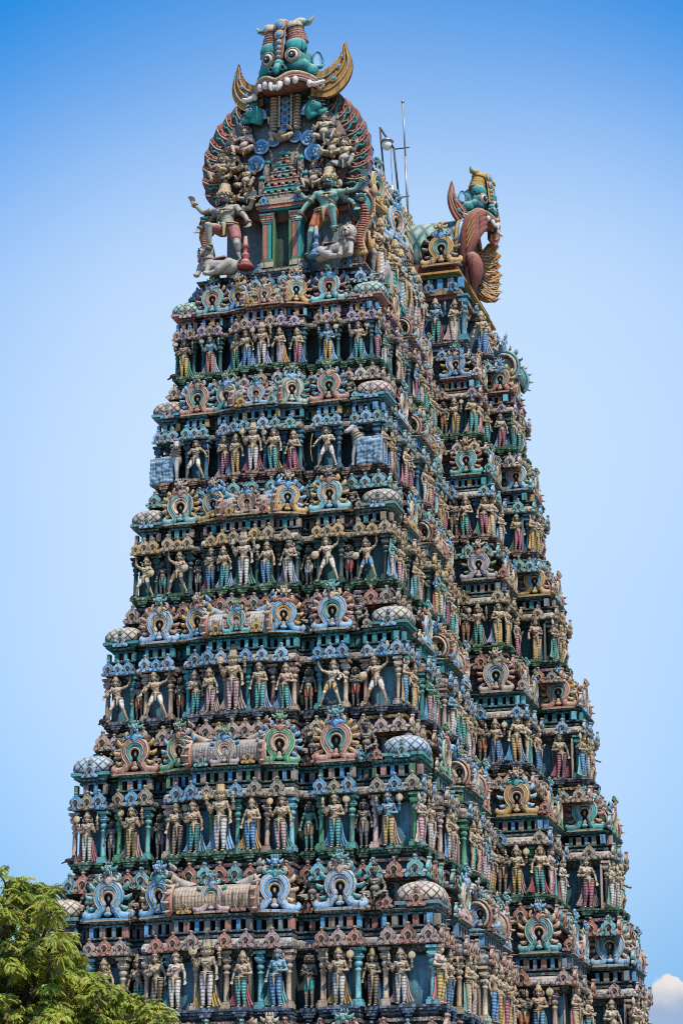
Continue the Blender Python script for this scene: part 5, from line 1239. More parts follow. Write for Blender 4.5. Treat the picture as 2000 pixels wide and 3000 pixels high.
# hanging ornament and two makara beasts below the jaw
hg = MB()
for x, rad, mi in ((-.52, .19, 0), (.52, .19, 0)):
    for k in range(11): hg.ell((x + (.0), 0, -.15 * k), (rad, rad, .10), mi, 12, 6)
for x in (-.27, .27): hg.box((x, -.02, -.65), (.10, .12, 1.5), 4)
hg.box((0, .06, -.65), (.42, .1, 1.5), 2)
for k in range(5):
    hg.lathe([(0, 0), (.19, 0), (.2, .05), (.13, .09), (0, .06)], 14, 1, mat=Matrix.Translation((0, -.02, -.15 - .32 * k)) @ Matrix.Rotation(PI / 2, 4, 'X')); hg.ell((0, -.1, -.15 - .32 * k), (.10, .05, .10), 3, 10, 6)
q = hg.obj('hanging_pendant', [M['tan'], M['blue'], M['black'], M['brown'], M['cream']], gab); q.location = (.18, -8.25, 53.45)
for e, (zx, zy) in ((-1, (490, 650)), (1, (825, 610))):
    mk = MB()
    mk.tube(spline([(e * .0, 0, -.55), (e * -.12, -.1, -.15), (e * .05, -.15, .15), (e * .0, -.12, .45), (e * .18, -.1, .66), (e * .34, -.1, .55), (e * .26, -.1, .42)], 4), [.34, .34, .33, .32, .31, .29, .28, .26, .24, .22, .21, .2, .19, .18, .17, .16, .155, .15, .14, .13, .12, .11, .10, .09, .07], 10, 0)
    mk.ell((e * .12, -.22, -.12), (.30, .26, .24), 0, 14, 10); mk.ell((e * .10, -.45, -.05), (.09, .06, .09), 1, 10, 8); mk.ell((e * .11, -.50, -.05), (.05, .03, .05), 2, 8, 6)
    mk.tube([(e * .2, -.1, -.35), (e * .45, -.15, -.42), (e * .62, -.15, -.25)], [.18, .15, .06], 8, 0)
    for k in range(5): mk.cap((e * (.30 + .05 * k), -.12, .35 - .18 * k), (e * (.44 + .05 * k), -.14, .30 - .18 * k), .055, .015, 1, 6)
    for k in range(6):
        a = R_(70 + 22 * k); mk.tube([(e * (-.28), -.1, -.35), (e * (-.28 - .3 * math.cos(a) * -.9), -.14, -.35 + .42 * math.sin(a))], [.05, .09], 6, 3)
    p = Z1(zx, zy, -8.1); o = mk.obj('water_beast', [M['teal'], M['white'], M['black'], M['sky_blue']], gab); o.location = p
# model shrine above the doorway
sh = MB(); bx = .08
zz = 48.75
for j, (w_, h_) in enumerate(((1.9, .34), (1.62, .36), (1.36, .36), (1.08, .34), (.80, .32), (.52, .30))):
    sh.box((bx, -7.85, zz + h_ * .2), (w_, .9 - .06 * j, h_ * .4), j % 3); sh.box((bx, -7.85, zz + h_ * .48), (w_ * 1.06, .96 - .06 * j, h_ * .16), 3)
    n = max(2, 6 - j)
    for q in range(n):
        x = bx + w_ * ((q + .5) / n - .5); sh.ell((x, -8.28 + .03 * j, zz + h_ * .72), (w_ / n * .36, .1, h_ * .26), (q + j) % 3, 8, 6); sh.cap((x, -8.28 + .03 * j, zz + h_ * .85), (x, -8.28 + .03 * j, zz + h_ * 1.08), .03, .01, 3, 6)
    zz += h_
sh.lathe([(.30, 0), (.34, .1), (.22, .24), (.1, .3), (.13, .38), (0, .56)], 12, 1, c=(bx, -7.9, zz))
for e in (-1, 1):
    for (x, z, h_) in ((.78, 50.0, .9), (.98, 49.3, .8)):
        sh.box((bx + e * x, -8.05, z), (.26, .3, h_), 0); sh.lathe([(.2, 0), (.22, .08), (.12, .2), (.04, .26), (0, .4)], 10, 1, c=(bx + e * x, -8.05, z + h_ / 2))
part(sh, 'model_shrine', [M['carve'], M['teal'], M['coral'], M['tan']], (.34, .29, .26))
# blind doorway
dr = MB(); dx = .03
dr.box((dx, -7.62, Z0 + 1.55), (.62, .35, 2.7), 1)
for e in (-1, 1):
    dr.box((dx + e * .36, -7.92, Z0 + 1.55), (.10, .5, 2.75), 2)
    x = dx + e * .66
    dr.box((x, -7.9, Z0 + .42), (.60, .62, .24), 0); dr.box((x, -7.9, Z0 + .62), (.50, .56, .16), 2)
    dr.box((x - .02, -7.9, Z0 + 1.5), (.40, .50, 1.7), 3)
    dr.box((x - e * .0 + .12, -8.155, Z0 + 1.5), (.13, .02, 1.6), 5); dr.box((x - .10, -8.155, Z0 + 1.5), (.16, .02, 1.6), 4)
    dr.box((x + .19, -7.9, Z0 + 1.5), (.02, .4, 1.6), 5)
    for k, (w_, h_, mi) in enumerate(((.46, .08, 5), (.52, .10, 4), (.60, .10, 0), (.66, .10, 4), (.70, .10, 0))): dr.box((x, -7.9, Z0 + 2.38 + .095 * k), (w_, .54 + .04 * k, h_ * .9), mi)
dr.box((dx, -7.9, Z0 + 2.92), (1.95, .8, .08), 5); dr.box((dx, -7.9, Z0 + 3.04), (2.15, .92, .16), 4); dr.box((dx, -7.9, Z0 + 3.20), (2.25, 1.0, .14), 6); dr.box((dx, -7.9, Z0 + 3.33), (2.0, .9, .12), 0); dr.box((dx, -7.9, Z0 + 3.43), (1.85, .8, .10), 6)
dr.box((dx, -7.95, Z0 + .12), (1.5, .8, .10), 2); dr.box((dx, -8.0, Z0 + .02), (1.9, .9, .12), 6)
doorway = part(dr, 'blind_doorway', [M['cream'], paint('door_recess', (.06, .11, .075), sunlit_dust=.1), M['green'], M['obj'], M['coral'], M['teal'], M['tan']], (.20, .16, .14))
for u in (-.75, .78): antefix((dx + u, -8.42, Z0 + 3.12), 0, .50, BLUE)
for x in (-2.9, -.95, .95, 2.9): antefix((x, -BL[0] - .12, Z0 - .22), 0, .62, BLUE)

# guardians, beasts, children round the gable
G_ = 'carved statues on the tower top'
def gstat(key, label, loc, rot, s, skin, cloth, dcol=BLUE, mirror=False):
    r = statue(key, label, loc, rot, s * (1.25 if key in ('imp', 'sage') else 1.27 if key == 'door_guardian' else 1), skin, cloth, dcol, (.46, .34, .17), mirror, G_)
    if key == 'door_guardian': r.scale = (r.scale[0] * 1.28, r.scale[1] * 1.35, r.scale[2] * 1.03)
    return r
gstat('door_guardian', 'grey mustached door guardian in red shorts left of the green doorway', (-2.30, -8.42, Z0 + .25), -.15, 1.60, (.33, .29, .26), (.33, .12, .11), BLUE, True)
gstat('door_guardian', 'green skinned door guardian in orange shorts right of the doorway', (2.05, -8.42, Z0 + .35), .1, 1.62, (.17, .33, .28), (.50, .14, .04))
def club(loc, c, label):
    m = MB(); m.lathe([(0, 0), (.36, .02), (.38, .10), (.26, .16), (.30, .24), (.20, .34), (.12, .46), (.20, .58), (.17, .66), (.08, .74), (.11, .95), (.18, 1.02), (.10, 1.1), (.07, 1.5)], 14)
    o = m.obj('standing_mace', [M['obj']], None, c); o.location = loc; tag(o, label, 'mace', G_)
club((-1.40, -8.75, Z0 + .1), (.36, .09, .08), 'red upended mace beside the left door guardian'); club((1.75, -8.80, Z0 + .15), (.07, .20, .34), 'blue upended mace between the legs of the right door guardian')
def lion(loc, rot, s, label, mirror):
    r = empty('lion_statue', loc, rot); r.scale = (-s if mirror else s, s, s); tag(r, label, 'lion statue', G_)
    b = MB(); b.cap((-.75, .05, .42), (.25, -.05, .55), .34, .36, n=14); b.ell((.32, -.1, .78), (.34, .30, .42)); b.ell((.40, -.22, 1.20), (.27, .26, .27)); b.ell((.42, -.46, 1.12), (.17, .16, .13)); b.ell((.42, -.5, 1.0), (.13, .12, .06))
    for e in (-1, 1):
        b.cap((.35 + e * .2, -.25, .6), (.38 + e * .22, -.42, .12), .14, .10); b.ell((.38 + e * .22, -.52, .08), (.12, .16, .09)); b.ell((.40 + e * .22, -.14, 1.40), (.09, .05, .12)); b.ell((.42 + e * .11, -.42, 1.26), (.07, .06, .07))
    b.cap((-.75, -.15, .5), (-.35, -.35, .22), .24, .16); b.cap((-.35, -.35, .15), (.0, -.42, .1), .13, .10); b.tube([(-.95, .1, .5), (-1.15, .1, .7), (-1.05, .1, 1.0)], [.09, .07, .1], 8)
    for k in range(14):
        a = R_(-50 + 280 * k / 13); b.ell((.40 + .30 * math.cos(a), -.15, 1.18 + .31 * math.sin(a)), (.10, .10, .10))
    me = remesh(b, .03, 2); me.materials.append(M['skin']); ob('body', me, r, (.37, .33, .28))
    f = MB()
    for e in (-1, 1): f.ell((.42 + e * .11, -.475, 1.28), (.035, .025, .04), 1, 8, 6); f.cap((.42 + e * .07, -.60, 1.04), (.42 + e * .07, -.61, .96), .022, .008, 0, 6)
    f.ell((.42, -.62, 1.14), (.06, .04, .04), 1, 8, 6); f.ell((.42, -.585, 1.01), (.1, .03, .035), 2, 8, 6)
    ob('face', f.mesh('lion_face', [M['white'], M['black'], M['red']]), r)
    g = MB(); g.tube([(.36 + .33 * math.cos(2 * PI * k / 16), -.12 + .3 * math.sin(2 * PI * k / 16), .86) for k in range(16)], .05, 6, closed=True); g.cap((.36, -.43, .84), (.36, -.46, .62), .06, .05, n=8)
    g.box((-.35, .0, .80), (.55, .62, .06), 0); ob('harness', g.mesh('lion_harness', [M['obj']]), r, (.42, .24, .22))
    b2 = MB(); b2.lathe([(0, 1.42), (.07, 1.44), (.09, 1.5), (.03, 1.58), (0, 1.66)], 8, c=(.40, -.2, 0)); ob('crown', b2.mesh('lion_knob', [M['obj']]), r, (.2, .17, .14))
lion((2.75, -8.75, Z0 - .1), 0, 1.02, 'pale seated lion below the green skinned door guardian', False); lion((-2.75, -8.75, Z0 - .2), -.2, 1.02, 'pale seated lion at the left corner of the tower top', True)
def cobra(loc, rot, s, label, mirror):
    r = empty('cobra_statue', loc, rot); r.scale = (-s if mirror else s, s, s); tag(r, label, 'cobra statue', G_)
    sp = spline([(.1, .1, 0), (-.05, -.05, .5), (.08, .0, 1.0), (.25, .05, 1.5), (.10, .0, 2.0)], 5); m = len(sp)
    b = MB(); b.tube(sp, [.30 - .006 * i for i in range(m)], 10, 0); 
    for i in range(2, m - 1): b.tube([sp[i] + Vector((-.17, -.20, 0)), sp[i] + Vector((0, -.29, -.02)), sp[i] + Vector((.17, -.20, 0))], .05, 6, 1)
    b.obj('coiled_body', [M['obj'], M['coral']], r, (.50, .34, .12))
    h = MB(); h.lathe([(0, -.06), (.42, -.05), (.46, 0), (.40, .05), (0, .06)], 18, 0, mat=Matrix.Translation((.10, .08, 2.05)) @ Matrix.Rotation(PI / 2, 4, 'X') @ Matrix.Diagonal((1, 1.35, 1, 1)))
    h.tube([(.10 + .44 * math.cos(2 * PI * k / 20), .04, 2.05 + .59 * math.sin(2 * PI * k / 20)) for k in range(20)], .06, 6, 1, closed=True)
    h.ell((.08, -.15, 2.25), (.22, .25, .18), 0); h.ell((.06, -.42, 2.20), (.15, .24, .09), 0); h.ell((.06, -.40, 2.07), (.12, .2, .05), 2)
    for e in (-1, 1): h.ell((.08 + e * .16, -.28, 2.32), (.06, .07, .07), 3, 8, 6); h.ell((.08 + e * .20, -.32, 2.32), (.03, .04, .04), 4, 8, 6)
    h.obj('hooded_head', [M['teal'], M['brown'], M['pink'], M['white'], M['black']], r)
cobra((3.40, -8.1, Z0 + .45), .35, 1.12, 'orange cobra with teal hood rising at the right corner of tower top', False); cobra((-3.30, -8.0, Z0 + .75), -.2, .95, 'orange cobra with teal head by left door guardian', True)
for i, (zx, zy, s, key, mir, lab) in enumerate((
    (650, 775, .95, 'imp', False, 'plump squatting figure directly below the big monster jaw'), (885, 770, .95, 'imp', True, 'plump squatting figure under right water beast on gable'),
    (435, 850, .95, 'imp', False, 'plump squatting figure under left water beast on gable'), (355, 960, .95, 'sage', False, 'seated figure at left edge of gable arch'),
    (930, 860, .95, 'sage', True, 'pale seated figure beside right feather fan of gable'), (1000, 920, 1.0, 'imp', True, 'dark crowned squatting figure low beside right feather fan'),
    (300, 1010, .95, 'imp', False, 'squatting figure above head of left door guardian'), (440, 1050, .85, 'imp', True, 'squatting figure in blue left of the model shrine'),
    (830, 1040, .9, 'imp', False, 'squatting figure right of the model shrine by green guardian'), (445, 1130, .8, 'sage', True, 'small seated figure between the left guardian and doorway lintel'))):
    p = Z1(zx, zy, -8.0)
    gstat(key, lab, p - Vector((0, .12, .55 * s)), random.uniform(-.2, .2), s * 1.15, [TAN, (.44, .36, .26), (.5, .38, .28)][i % 3], [(.42, .3, .2), BLUE, CORAL, OCH][i % 4], mirror=mir)
# long side of the tower top
xs = AL[0] - .3
gstat('dancer', 'large grey guardian with dark crown at front corner of long side, tower top', (xs - .25, -6.7, Z0 + .3), PI / 2 - .3, 1.9, (.36, .33, .29), OCH, mirror=True)
bull((xs - .1, -4.6, Z0 + .05), PI / 2 - .2, 1.5, 'grey bull on the long side of the tower top', False, False)
for i, (y, key, sk, cl, nm) in enumerate(((-5.7, 'lady', TAN, 'white', 'tan woman in white wrapped skirt'), (-3.4, 'lady', TAN, 'teal', 'tan woman in teal wrapped skirt'), (-2.3, 'lady', (.14, .32, .42), 'white', 'blue faced woman in white wrapped skirt'), (-1.3, 'servant', TAN, 'yellow', 'stout tan man in yellow shorts'), (-.3, 'guard', (.16, .34, .44), 'white', 'blue faced man in white leggings'), (.7, 'maiden', TAN, 'pink', 'tan woman in pink leggings'))):
    gstat(key, nm + ' on the long side of tower top', (xs + .22, y, Z0 + .02), PI / 2 - .4, 1.62, sk, CC[cl], random.choice(DCOL), i % 2 == 0)
arch((2.95, -3.6, 50.1), PI / 2 - .2, 1.9, (OCH, TEAL, CORAL, SKY, TEAL)); arch((3.0, -.6, 49.6), PI / 2 - .25, 2.1, (SKY, PINK, GREEN, BLUE, BLUE))
for y in (-6, -4, -2, 0): antefix((AL[0] + .1, y, Z0 - .2), PI / 2, .62, BLUE)

# dormer over the long side with the second monster head
YD = 5.3
X0, X1 = 3.0, AL[0] + PL[0] - .35
db_ = MB()
yc0, yw = YD, YD - 1.75
def dbox(z0, z1, off, mi): db_.box(((X0 + X1 + off) / 2, yc0, (z0 + z1) / 2), (X1 + off - X0, 2 * (yw + off), z1 - z0), mi)
dbox(Z0, Z0 + 2.25, -.15, 0); dbox(Z0 + 2.25, Z0 + 2.42, .02, 1); dbox(Z0 + 2.42, Z0 + 2.62, .22, 2); dbox(Z0 + 2.62, Z0 + 2.80, .05, 2); dbox(Z0 + 2.8, Z0 + 3.35, -.2, 0); dbox(Z0 + 3.35, Z0 + 3.52, .0, 3); dbox(Z0 + 3.52, Z0 + 3.62, .16, 4); dbox(Z0 + 3.62, Z0 + 4.2, -.1, 5)
for q in range(5): db_.box((X0 + .5 + q * .48, yc0 - yw + .13, Z0 + 3.07), (.26, .2, .5), (1, 3, 6, 2, 6)[q])
db_.box((X1 + .12, YD + .5, Z0 + 1.1), (.5, 2.6, 2.2), 0); db_.box((X1 + .16, YD + .5, Z0 + 2.3), (.7, 2.8, .25), 2)
part(db_, 'dormer_base', [M['obj'], M['pink'], M['tan'], M['green'], M['ochre'], M['brown'], M['blue']], (.10, .17, .22))
sf = [q for q in PLAN[0][1] if q.typ == 'step_front'][0]
put('deity BLU teal', sf, .30, -.15, Z0, 1.15, 'left one before the dormer, tower top', 0); put('lady TAN white', sf, .78, -.15, Z0, 1.15, 'right one before the dormer, tower top', 0, 1, False, .5)
column(sf.pt(1.0, -.2, Z0), 0, 2.25, (.08, .22, .28))
put('deity TAN yellow', [q for q in PLAN[0][1] if q.typ == 'step_side'][0], .25, -.1, Z0, 1.15, 'outer corner of the dormer, tower top', 0)
put('guard TAN blue', [q for q in PLAN[0][1] if q.typ == 'bay_front'][0], .45, -.1, Z0, 1.15, 'outermost beside the dormer, tower top', 0)
for i, (y, key, cl) in enumerate(((4.0, 'maiden', 'yellow'), (5.2, 'deity', 'teal'), (6.5, 'lady', 'white'), (7.7, 'guard', 'pink'))):
    gstat(key, 'tan figure in %s, %s along right side of dormer at tower top' % (cl, ORD[i + 1]), (X1 + .62, y, Z0), PI / 2 - .2, 1.12, TAN, CC[cl], random.choice(DCOL), i % 2 == 0)
    antefix((X1 + .3, y + .4, Z0 + 2.42), PI / 2, .62, [BLUE, SKY][i % 2])
for u in (.15, .75): antefix(sf.pt(u, .0, Z0 + 2.45), 0, .62, BLUE)
a2 = arch((4.55, yc0 - yw - .02, Z0 + 4.05), 0, 1.72, (OCH, TEAL, GREY, BLUE, OCH))
bt = MB(); N = 24; vs = []; fs = []; uv = []
BR, BZ, XR = 1.95, 50.95, 5.05
for i in range(9):
    x = 2.0 + (XR - 2.0) * i / 8
    for k in range(N + 1):
        a = R_(-50 + 280 * k / N); vs.append((x, yc0 - BR * math.cos(a), BZ + BR * math.sin(a)))
for i in range(8):
    for k in range(N): fs.append((i * (N + 1) + k + 1, i * (N + 1) + k, (i + 1) * (N + 1) + k, (i + 1) * (N + 1) + k + 1)); uv.append([(i * .6, (k + 1) * .105), (i * .6, k * .105), (i * .6 + .6, k * .105), (i * .6 + .6, (k + 1) * .105)])
bt.add(vs, fs, 0, uv)
part(bt, 'dormer_roof', [M['scale']], (.04, .30, .28))
xr = MB(); vs = []; fs = []; uv = []
for i in range(5):
    y = 1.95 + 2.2 * i / 4
    for k in range(N + 1):
        a = R_(-30 + 240 * k / N); vs.append((4.2 - .72 * math.cos(a), y, 50.15 + .80 * math.sin(a)))
for i in range(4):
    for k in range(N): fs.append((i * (N + 1) + k, i * (N + 1) + k + 1, (i + 1) * (N + 1) + k + 1, (i + 1) * (N + 1) + k)); uv.append([(i * .5, k * .08), (i * .5, (k + 1) * .08), (i * .5 + .5, (k + 1) * .08), (i * .5 + .5, k * .08)])
xr.add(vs, fs, 0, uv); part(xr, 'cross_roof', [M['scale']], (.30, .26, .18))
Td = Matrix.Translation((XR + .02, yc0, BZ)) @ Matrix.Rotation(PI / 2, 4, 'Z')
d2 = MB(); d2.lathe([(0, -.1), (2.0, -.1), (2.0, .1), (0, .1)], 40, 0, mat=Td @ Matrix.Rotation(PI / 2, 4, 'X'))
for R, y, r, mi in ((2.04, .16, .10, 1), (2.02, .0, .10, 2), (2.0, -.15, .10, 3)): d2.tube([(R * math.cos(R_(a)), y, R * math.sin(R_(a))) for a in range(-40, 222, 6)], r, 8, mi, Td)
dgab = part(d2, 'dormer_gable', [M['brown'], M['ochre'], M['sky_blue'], M['pink']])
fan = gable(1.6, 2.32, 100, 75, -45, 36, 1, 1.05, 7)
o = fan.obj('feather_fan', [M['ochre'], M['ochre'], M['brown'], M['cream'], M['ochre'], M['coral'], M['maroon']], dgab); o.matrix_basis = Matrix.Translation(Vector()) @ Td
fo = MB(); S3 = lambda zx, zy, Y=3.3: at(1050 + .3827 * zx, 400 + .3827 * zy, Y)
for i in range(4):     # great folded wing leaves on the near side
    c = spline([S3(800, 985 - 40 * i, 3.15), S3(835, 850 - 45 * i, 3.05), S3(885, 745 - 42 * i, 3.1), S3(938, 690 - 36 * i, 3.3), S3(962, 690 - 34 * i, 3.6)], 5); m = len(c)
    fo.tube(c, [.16 + .22 * math.sin(PI * min(1, (j + 2) / (m + 1))) for j in range(m - 2)] + [.14, .05], 10, 0, None, (1, .62), (0, 1, 0))
    fo.tube([p + Vector((.03, -.22, .02)) for p in c[4:-1]], .035, 6, 1)
fo.obj('folded_leaf', [M['maroon'], M['ochre']], dgab)
bu = MB(); bu.tube(spline([S3(835, 960, 3.2), S3(862, 930, 3.1), S3(890, 985, 3.1), S3(893, 1080, 3.2), S3(882, 1165, 3.3)], 5), [.10, .16, .22, .27, .30, .32, .34, .35, .36, .37, .38, .38, .37, .36, .34, .31, .28, .24, .19, .13, .05], 12)
bu.obj('drooping_bud', [M['maroon']], dgab)
monster_head((5.50, yc0 - .1, 52.62), PI / 2 - .34, .76, 'monster_head', 'teal monster head with yellow curled crest and red wing on the right dormer', dict(face=(.03, .25, .24), brow=(.035, .27, .25), dome=(.50, .32, .07), crest=(.45, .28, .06), wing=(.38, .13, .09), horn=M['ochre']))

# ------------------------------------------------------------------ lamp frame and mast on the ridge
def rod(name, pts, r, mat, parent=None):
    m = MB(); m.tube(pts, r, 8); return m.obj(name, [mat], parent)
YL = 10.6
lp0 = Z1(1222, 1030, YL); lf = empty('lamp_frame', (lp0.x, YL, 56.5)); tag(lf, 'black iron frame with a hanging globe lamp on the roof ridge', 'lamp')
L_ = lambda zx, zy, dy=0: Z1(zx, zy, YL + dy) - lf.location
def low(zx, zy, dy=0):
    p = L_(zx, zy, dy); return p
a_, b_ = L_(1200, 732), L_(1280, 853)
rod('post', [a_, L_(1226, 1030)], .05, M['iron'], lf); rod('post', [b_, L_(1310, 1150)], .055, M['iron'], lf); rod('bracket', [a_, b_], .055, M['iron'], lf)
c_ = L_(1240, 800); rod('hanger', [a_.lerp(b_, .5), c_], .022, M['iron'], lf)
sh_ = MB(); sh_.lathe([(.06, .12), (.10, .05), (.28, -.05), (.36, -.14), (.34, -.16), (.05, -.1)], 18, c=c_); sh_.obj('lamp_shade', [M['steel']], lf)
gl = MB(); gl.lathe([(.0, -.60), (.12, -.585), (.22, -.50), (.27, -.36), (.26, -.22), (.20, -.13), (0, -.12)], 18, c=c_); gl.obj('globe', [paint('lamp_glass', (.75, .72, .64), sunlit_dust=0, grime=.1, rough=.25, ao=False, bump=0)], lf)
rod('cable', [c_ + Vector((.25, 0, -.1)), L_(1262, 900), L_(1275, 1090)], .012, M['iron'], lf)
mt = empty('mast', (Z1(1360, 1240, YL + .8).x, YL + .8, 56.5)); tag(mt, 'tall thin grey steel mast standing on the roof ridge beside the lamp frame', 'mast')
Q_ = lambda zx, zy: Z1(zx, zy, YL + .8) - mt.location
rod('pole', [Q_(1331, 590), Q_(1346, 900)], .045, M['steel'], mt); rod('pole', [Q_(1346, 900), Q_(1362, 1260)], .06, M['steel'], mt); rod('stay', [Q_(1282, 857), Q_(1368, 846)], .035, M['iron'], mt); rod('stay', [Q_(1305, 1137), Q_(1368, 1125)], .035, M['iron'], mt)
k_ = MB(); k_.ell(Q_(1331, 585), (.09, .09, .09)); k_.obj('ball_tip', [M['steel']], mt)
# ------------------------------------------------------------------ ground, cloud, tree, pigeons
gm = MB(); gm.add([(-9000, -9000, 0), (9000, -9000, 0), (9000, 9000, 0), (-9000, 9000, 0)], [(0, 1, 2, 3)], 0, None, False)
tag(gm.obj('ground', [paint('dusty_ground', (.27, .22, .17), sunlit_dust=0, grime=.4, ao=False)]), kind='structure')
pv = MB(); pv.add([(-26, -30, .004), (26, -30, .004), (26, 40, .004), (-26, 40, .004)], [(0, 1, 2, 3)], 0, None, False)
tag(pv.obj('paved_court', [paint('stone_paving', (.33, .29, .25), sunlit_dust=0, grime=.5, ao=False)]), kind='structure')
def far(px, py, dist):
    d = (_f * F_PX + _r * (px - 1000) - _u * (py - 1500)).normalized(); return EYE + d * dist
# neem tree at lower left, its crown built of pinnate leaves hanging from twigs
DT = 30.0
def leafmat(name, c, c2):
    m = bpy.data.materials.new(name); m.use_nodes = True; n = m.node_tree; b = n.nodes['Principled BSDF']
    g = n.nodes.new('ShaderNodeNewGeometry'); no = n.nodes.new('ShaderNodeTexNoise'); no.inputs['Scale'].default_value = 2.2; n.links.new(g.outputs['Position'], no.inputs['Vector'])
    no2 = n.nodes.new('ShaderNodeTexNoise'); no2.inputs['Scale'].default_value = 24; n.links.new(g.outputs['Position'], no2.inputs['Vector'])
    ad = n.nodes.new('ShaderNodeMath'); ad.operation = 'ADD'; n.links.new(no.outputs['Fac'], ad.inputs[0]); n.links.new(no2.outputs['Fac'], ad.inputs[1])
    mr = n.nodes.new('ShaderNodeMapRange'); mr.inputs[1].default_value = .75; mr.inputs[2].default_value = 1.25; n.links.new(ad.outputs[0], mr.inputs[0])
    mx = n.nodes.new('ShaderNodeMix'); mx.data_type = 'RGBA'; n.links.new(mr.outputs[0], mx.inputs[0]); mx.inputs[6].default_value = (*c, 1); mx.inputs[7].default_value = (*c2, 1)
    n.links.new(mx.outputs[2], b.inputs['Base Color']); b.inputs['Roughness'].default_value = .5; b.inputs['Specular IOR Level'].default_value = .35
    t = n.nodes.new('ShaderNodeBsdfTranslucent'); n.links.new(mx.outputs[2], t.inputs[0]); ms = n.nodes.new('ShaderNodeMixShader'); ms.inputs[0].default_value = .30
    n.links.new(b.outputs[0], ms.inputs[1]); n.links.new(t.outputs[0], ms.inputs[2]); n.links.new(ms.outputs[0], n.nodes['Material Output'].inputs[0]); return m
LM = [leafmat('neem_leaf', (.12, .18, .015), (.44, .48, .05)), leafmat('young_neem_leaf', (.36, .37, .04), (.54, .48, .08)), leafmat('old_neem_leaf', (.06, .08, .012), (.26, .18, .05))]
rr = random.Random(21)
cr = MB(); tw = MB()
def pinnate(base, d, L, mi):
    d = d.normalized(); side = d.cross(Vector((0, 0, 1)))
    if side.length < .1: side = Vector((1, 0, 0))
    side.normalize(); side = (Matrix.Rotation(rr.uniform(-1.2, 1.2), 3, d) @ side)
    pts = []; p = base.copy(); dd = d.copy(); n = 8
    for i in range(n):
        pts.append((p.copy(), dd.copy())); p = p + dd * (L / n); dd = (dd + Vector((0, 0, -.20))).normalized()
    for i, (q, e) in enumerate(pts):
        if i < 1: continue
        nn_ = side.cross(e).normalized()
        for s in (-1, 1):
            ll = L * .33 * (1.0 - .5 * abs(i / n - .45)) * rr.uniform(.85, 1.15); a = (side * s * .92 + e * .45 + Vector((0, 0, -.28))).normalized()
            w_ = ll * .26; c1 = q + a * ll * .5 + e * ll * .02; tip = q + a * ll * .95 + e * ll * .22 + Vector((0, 0, -ll * .16))
            b_ = e * w_; up = nn_ * w_ * .5
            cr.add([q, c1 - b_, c1 + up, c1 + b_, tip], [(0, 1, 2), (0, 2, 3), (1, 4, 2), (2, 4, 3)], mi, None, False)
    q, e = pts[-1]; cr.add([q - side * .008, q + e * L * .13 - side * 0 + nn_ * .01, q + side * .008, q + e * L * .26], [(0, 1, 2), (0, 3, 1), (1, 3, 2)], mi, None, False)
clumps = [(40, 2600, 62, 60), (105, 2640, 58, 70), (30, 2700, 60, 50), (150, 2598, 22, 26), (165, 2640, 14, 22), (50, 2790, 75, 60), (165, 2760, 62, 46), (205, 2735, 26, 28), (120, 2720, 40, 40), (60, 2890, 90, 70), (190, 2850, 75, 60), (240, 2890, 50, 45), (300, 2905, 60, 42), (20, 2980, 90, 70), (160, 2970, 90, 70), (290, 2985, 80, 65), (390, 2965, 62, 55), (440, 2950, 50, 42), (475, 2985, 42, 42), (420, 2925, 24, 20), (500, 3010, 30, 45), (335, 2890, 26, 22), (-60, 2700, 90, 120), (-60, 2900, 100, 100), (100, 3090, 120, 80), (320, 3090, 120, 80), (480, 3090, 70, 60), (-40, 3060, 90, 80)]
DIR = Vector((-math.sin(YAW), math.cos(YAW), 0))
def tree_pt(px, py, dd): return far(px, py, DT + dd)
trunk_base = far(-120, 2960, DT); trunk_base.z = 0
fork = Vector((trunk_base.x + .3, trunk_base.y, 3.3))
limbs = []
for (cx, cy_, rx, ry) in clumps:
    cx -= 14; cy_ += 30 if cy_ < 2850 else 18
    ctr = tree_pt(cx, cy_, rr.uniform(-1, 1)); k = DT / F_PX
    limbs.append(ctr)
    nt_ = max(3, int(rx * ry / 235))
    for j in range(nt_):
        while True:
            u = Vector((rr.uniform(-1, 1), rr.uniform(-1, 1), rr.uniform(-1, 1)))
            if u.length <= 1: break
        tip = ctr + _r * u.x * rx * k * rr.uniform(.9, 1.3) + _u * u.y * ry * k * rr.uniform(.8, 1.35) + DIR * u.z * .9
        tw.tube([ctr + (tip - ctr) * -.1, ctr.lerp(tip, .5) + Vector((rr.uniform(-.05, .05), rr.uniform(-.05, .05), .04)), tip], [.014, .010, .005], 5, 0)
        for q in range(rr.randint(12, 16)):
            a = rr.uniform(0, 2 * PI); el = rr.uniform(-.35, .9)
            d = Vector((math.cos(a) * math.cos(el), math.sin(a) * math.cos(el), math.sin(el))) + (tip - ctr) * .8
            x = rr.random(); pinnate(tip + Vector((rr.uniform(-.04, .04), rr.uniform(-.04, .04), rr.uniform(-.04, .04))), d, rr.uniform(.13, .22), 0 if x < .5 else 1 if x < .85 else 2)
tree = empty('neem_tree', trunk_base); tag(tree, 'leafy olive green neem tree in front of the tower at lower left', 'tree')
tb = MB(); tb.tube(spline([trunk_base, trunk_base + Vector((.1, 0, 1.6)), fork], 5), [.34, .30, .28, .26, .25, .24, .23, .22, .21, .2, .19], 12, 0)
for c in limbs:
    m = fork.lerp(c, .5) + DIR * .5 + Vector((rr.uniform(-.2, .2), rr.uniform(-.2, .2), rr.uniform(-.25, .1)))
    tb.tube(spline([fork - Vector((0, 0, .3)), m, c], 5), [.05 - .0036 * i for i in range(11)], 7, 0)
tb.merge(tw)
bark = paint('neem_bark', (.06, .045, .035), sunlit_dust=.1, grime=.4, ao=False, bump=.5)
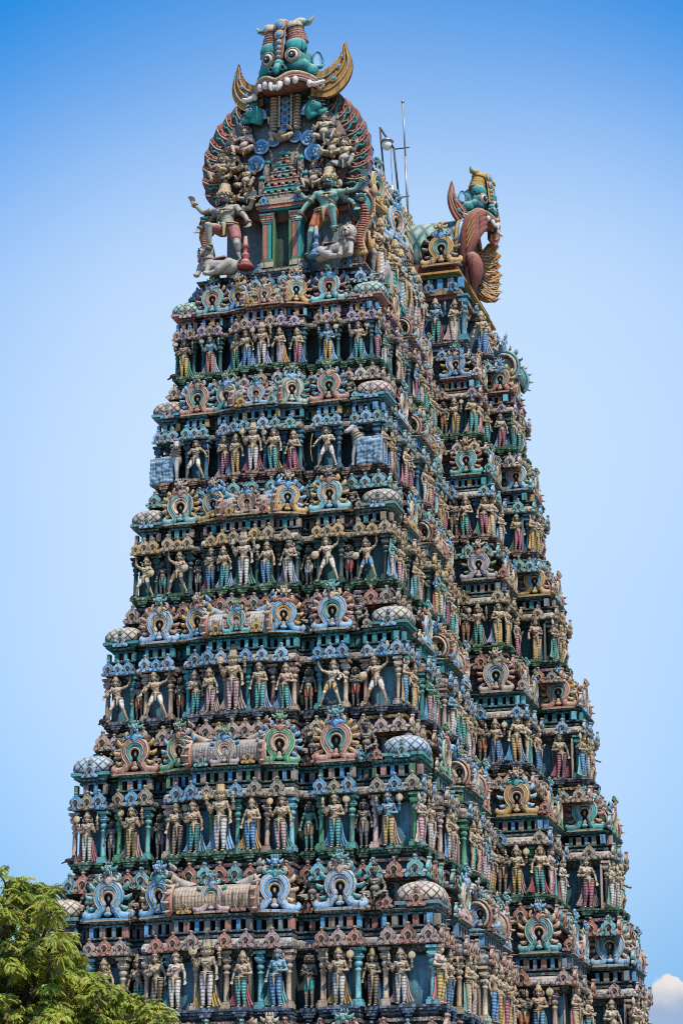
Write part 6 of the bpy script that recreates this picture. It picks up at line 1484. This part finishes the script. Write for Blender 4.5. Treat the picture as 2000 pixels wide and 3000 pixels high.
for n_, mb_ in (('trunk', tb),): o = mb_.obj(n_, [bark], tree); o.location = -trunk_base
o = cr.obj('crown', LM, tree); o.location = -trunk_base

# pigeons resting on the carvings
def pigeon_mesh():
    b = MB(); b.ell((0, 0, .12), (.07, .14, .085)); b.cap((0, -.09, .17), (0, -.13, .24), .05, .042); b.ell((0, -.14, .255), (.045, .05, .045)); b.cap((0, -.17, .25), (0, -.215, .24), .014, .005, n=6)
    b.tube([(0, .08, .12), (0, .2, .09), (0, .3, .06)], [.07, .05, .045], 8, 0, None, (1, .35), (0, 0, 1))
    for e in (-1, 1): b.ell((e * .065, .03, .13), (.022, .13, .06)); b.cap((e * .03, -.01, .06), (e * .03, -.02, 0), .012, .01, n=6)
    me = remesh(b, .012, 1); me.materials.append(paint('pigeon_feathers', (.035, .035, .042), sunlit_dust=0, ao=False)); return me
PM = pigeon_mesh()
def pigeon(zf, lab, rot):
    o = ob('pigeon', PM, None, None, zf, rot, 1.25); tag(o, lab, 'pigeon', 'pigeons on the tower')
def by(face, typ):
    return lambda k, i=0: [q for q in PLAN[k][1] if q.face == face and q.typ == typ][i]
pigeon(by('front', 'corner')(4, 0).pt(.02, .02, ZL[4] - .02), 'dark pigeon on far left end of ledge under the fourth row', .8)
pigeon(by('front', 'bay')(4, 1).pt(.5, -.02, ZL[4] - .01), 'dark pigeon on the right ledge bay under the fourth row', -.6)
pigeon(by('front', 'corner')(1, 0).pt(.05, .0, ZL[1] - .01), 'dark pigeon on left end of ledge under the top row', 1.2)
pigeon(by('front', 'corner')(5, 0).pt(.03, .0, ZL[5] - .01), 'dark pigeon on left end of ledge under the fifth row', 1.4)
pigeon(by('projection', 'wide_sala')(1, 0).pt(.14, .05, GEO[2][1] + 4.94 * .372 + .03), 'dark pigeon perched at the outer right edge of the projecting bay', -1.2)
spill(COLS, CO_ME, CO_MB, 'column'); spill(ANTS, ANT_ME, ANT_MB, 'antefix')
print('STATUES', len(N_STATUES), 'OBJ', len(bpy.data.objects), 'COL', len(COLS), 'ANT', len(ANTS))
